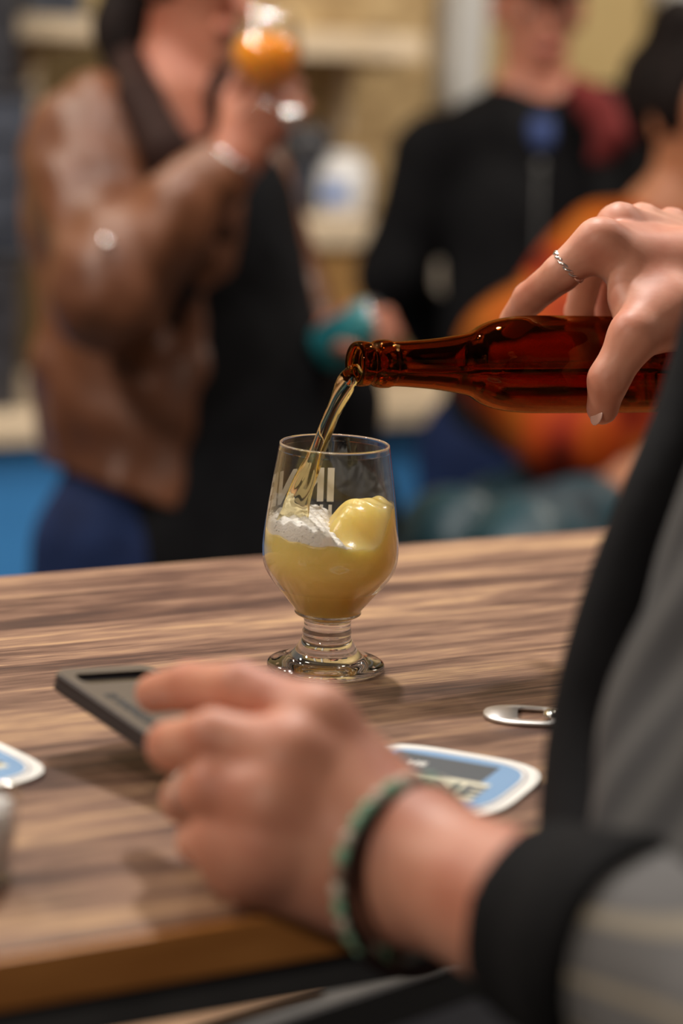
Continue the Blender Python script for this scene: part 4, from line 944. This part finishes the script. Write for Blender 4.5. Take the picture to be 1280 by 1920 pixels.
# shirt
M_shirt = striped('grey_striped_shirt', (.030, .030, .031), (.058, .057, .056), 8, 'Y', .25, base2=(.016, .016, .018))
sh = [cap(nk-ZZ*.05, chestp, .085, .112, (tS, 1.42)), cap(chestp, belly, .112, .120, (tS, 1.36)), cap(belly, plv-ZZ*.02, .120, .125, (tS, 1.28)), cap(nk-ZZ*.02, sL, .06, .062), cap(nk-ZZ*.02, sR, .06, .062)]
fr = [(1345, 560, 1.15), (1290, 760, 1.13), (1225, 930, 1.11), (1165, 1090, 1.10), (1120, 1240, 1.09), (1092, 1380, 1.08), (1080, 1520, 1.05), (1084, 1700, 1.02), (1090, 1900, .98)]
fpts = [w3p(*q_)+A3([.100, -.03, 0]) for q_ in fr]
sh += chain(fpts, [.082]*len(fpts))
sb = [(chain([sR, elRt, elRt+(wr-elRt)*.55], [.066, .056, .045]), .03, .02)]
blob('striped_shirt', wob(clip(body_field(sh, sb, .03), lambda P: P @ A3(NN)-(k_near-.006)-np.clip(P[:, 2]-TZ-.004, 0, 1)*1.5), .003, 30, 9), .006, M_shirt, pourer)
ld = unit(lw-lelb)
c0 = w3p(1005, 1722, .995); c1 = w3p(1180, 1797, .945); c2_ = w3p(1560, 1960, .88)
M_sleeve = striped('sleeve_stripes', (.115, .112, .112), (.26, .225, .17), 15, 'Z', .09, base2=(.13, .127, .127), rot=(0, math.radians(14), 0))
cutp = lambda p0, sg: (lambda P: sg*((P-p0) @ ld))
sl_f = wob(body_field([cap(c1, c2_, .046, .058), cap(c2_, sL, .060, .066)], [], .01), .003, 40, 12)
blob('sleeve', clip(sl_f, cutp(c1, 1)), .004, M_sleeve, pourer)
cf_f = wob(body_field([cap(c0, c1, .0415, .0485), cap(c1, c1+(c2_-c1)*.2, .0485, .049)], [], .004), .0012, 40, 13)
blob('black_cuff', clip(clip(cf_f, cutp(c0, 1)), cutp(c1-ld*.006, -1)), .003, M_cuff, pourer)
# black lapel edge of the open overshirt
lp = [w3p(1355, 560, 1.16), w3p(1305, 760, 1.14), w3p(1243, 930, 1.12), w3p(1187, 1090, 1.11), w3p(1146, 1240, 1.10), w3p(1122, 1380, 1.09), w3p(1114, 1520, 1.07), w3p(1120, 1660, 1.04)]
lps = [p_[:3] for p_ in spline([tuple(p) for p in lp], 3)]
blob('black_placket', body_field(chain(lps, list(np.linspace(.017, .026, len(lps)))), [], .0), .004, M_black, pourer)
jn = [cap(belly-ZZ*.14, plv-ZZ*.03, .11, .12, (tS, 1.3))]
blob('trousers', body_field(jn, [(chain([hR, kR, aR], [.10, .075, .06]), .02, .04), (chain([hL, kL, aL], [.10, .075, .06]), .02, .04)], .03), .01, M_jeans, pourer)
for an in (aR, aL): blob('shoe', body_field(foot(an, [-.95, .3, 0]), [], .02), .006, M_shoe, pourer)

# finger ring of the pouring hand
fp0 = mcI; fp1 = w3p(1052, 512, 1.520); fd = unit(fp1-fp0); rc = w3p(1052, 512, 1.520)-fd*.006
t = thing('finger_ring', 'twisted silver ring on the index finger over the bottle', 'ring', Vector(rc))
for ph_ in (0, math.pi):
    base = ring_path(rc, fd, .0118, 60)
    pts = []
    for i, p_ in enumerate(base):
        a = 2*math.pi*i/60*7+ph_; out = (p_-Vector(rc)).normalized(); pts.append(p_+out*.0007*math.cos(a)+Vector(fd)*.0011*math.sin(a))
    obj('band', tube(pts, .0009, 8, True), M_silver, t)
# ring on the near hand
rc = w3p(372, 1490, 1.090); fd = unit(w3p(350, 1498, 1.105)-w3p(400, 1480, 1.070))
o = obj('finger_ring', tube(ring_path(rc, fd, .0122, 40), .0014, 8, True), mat('dark_silver', (.35, .31, .27), .35, 1)); tag(o, 'dark metal ring on a curled finger of the near hand', 'ring')

# bracelets
def bead_bracelet(c, nrm, r, n, label, cols, br_, sq=.86):
    t = thing('bracelet', label, 'bracelet', Vector(c))
    P = ring_path(c, nrm, r, n, sq)
    obj('cord', tube(P, .0008, 6, True), M_leather_dk, t)
    proto = {}
    for i, p_ in enumerate(P):
        key = cols[i % len(cols)]
        if key not in proto:
            bm = bmesh.new(); bmesh.ops.create_uvsphere(bm, u_segments=16, v_segments=10, radius=br_); o = obj('bead', bm, key, t); proto[key] = o
        else: o = proto[key].copy(); C.objects.link(o)
        o.parent = t; o.matrix_parent_inverse = Matrix.Identity(4); o.location = p_-Vector(c)
M_bg = noise_mix(mat('green_bead', (.16, .36, .24), .35), [(.10, .27, .17), (.25, .45, .30)], 60)
M_bt = mat('pale_bead', (.42, .40, .32), .4); M_bb = mat('brown_bead', (.20, .13, .09), .45)
bead_bracelet(w3p(762, 1630, 1.062), unit(ld*-1+A3([.0, -.02, .12])), .0395, 32, 'green and pale stone bead bracelet on the near wrist', [M_bg, M_bg, M_bt, M_bg, M_bb, M_bt, M_bg, M_bt], .0042, .95)
t = thing('bracelet', 'dark braided leather bracelet with steel links under the bead bracelet', 'bracelet', Vector(w3p(745, 1650, 1.075)))
obj('braid', tube(ring_path(w3p(785, 1655, 1.055), unit(-ld+A3([0, .0, .28])), .0410, 48, .95), .0030, 8, True), M_leather_dk, t)
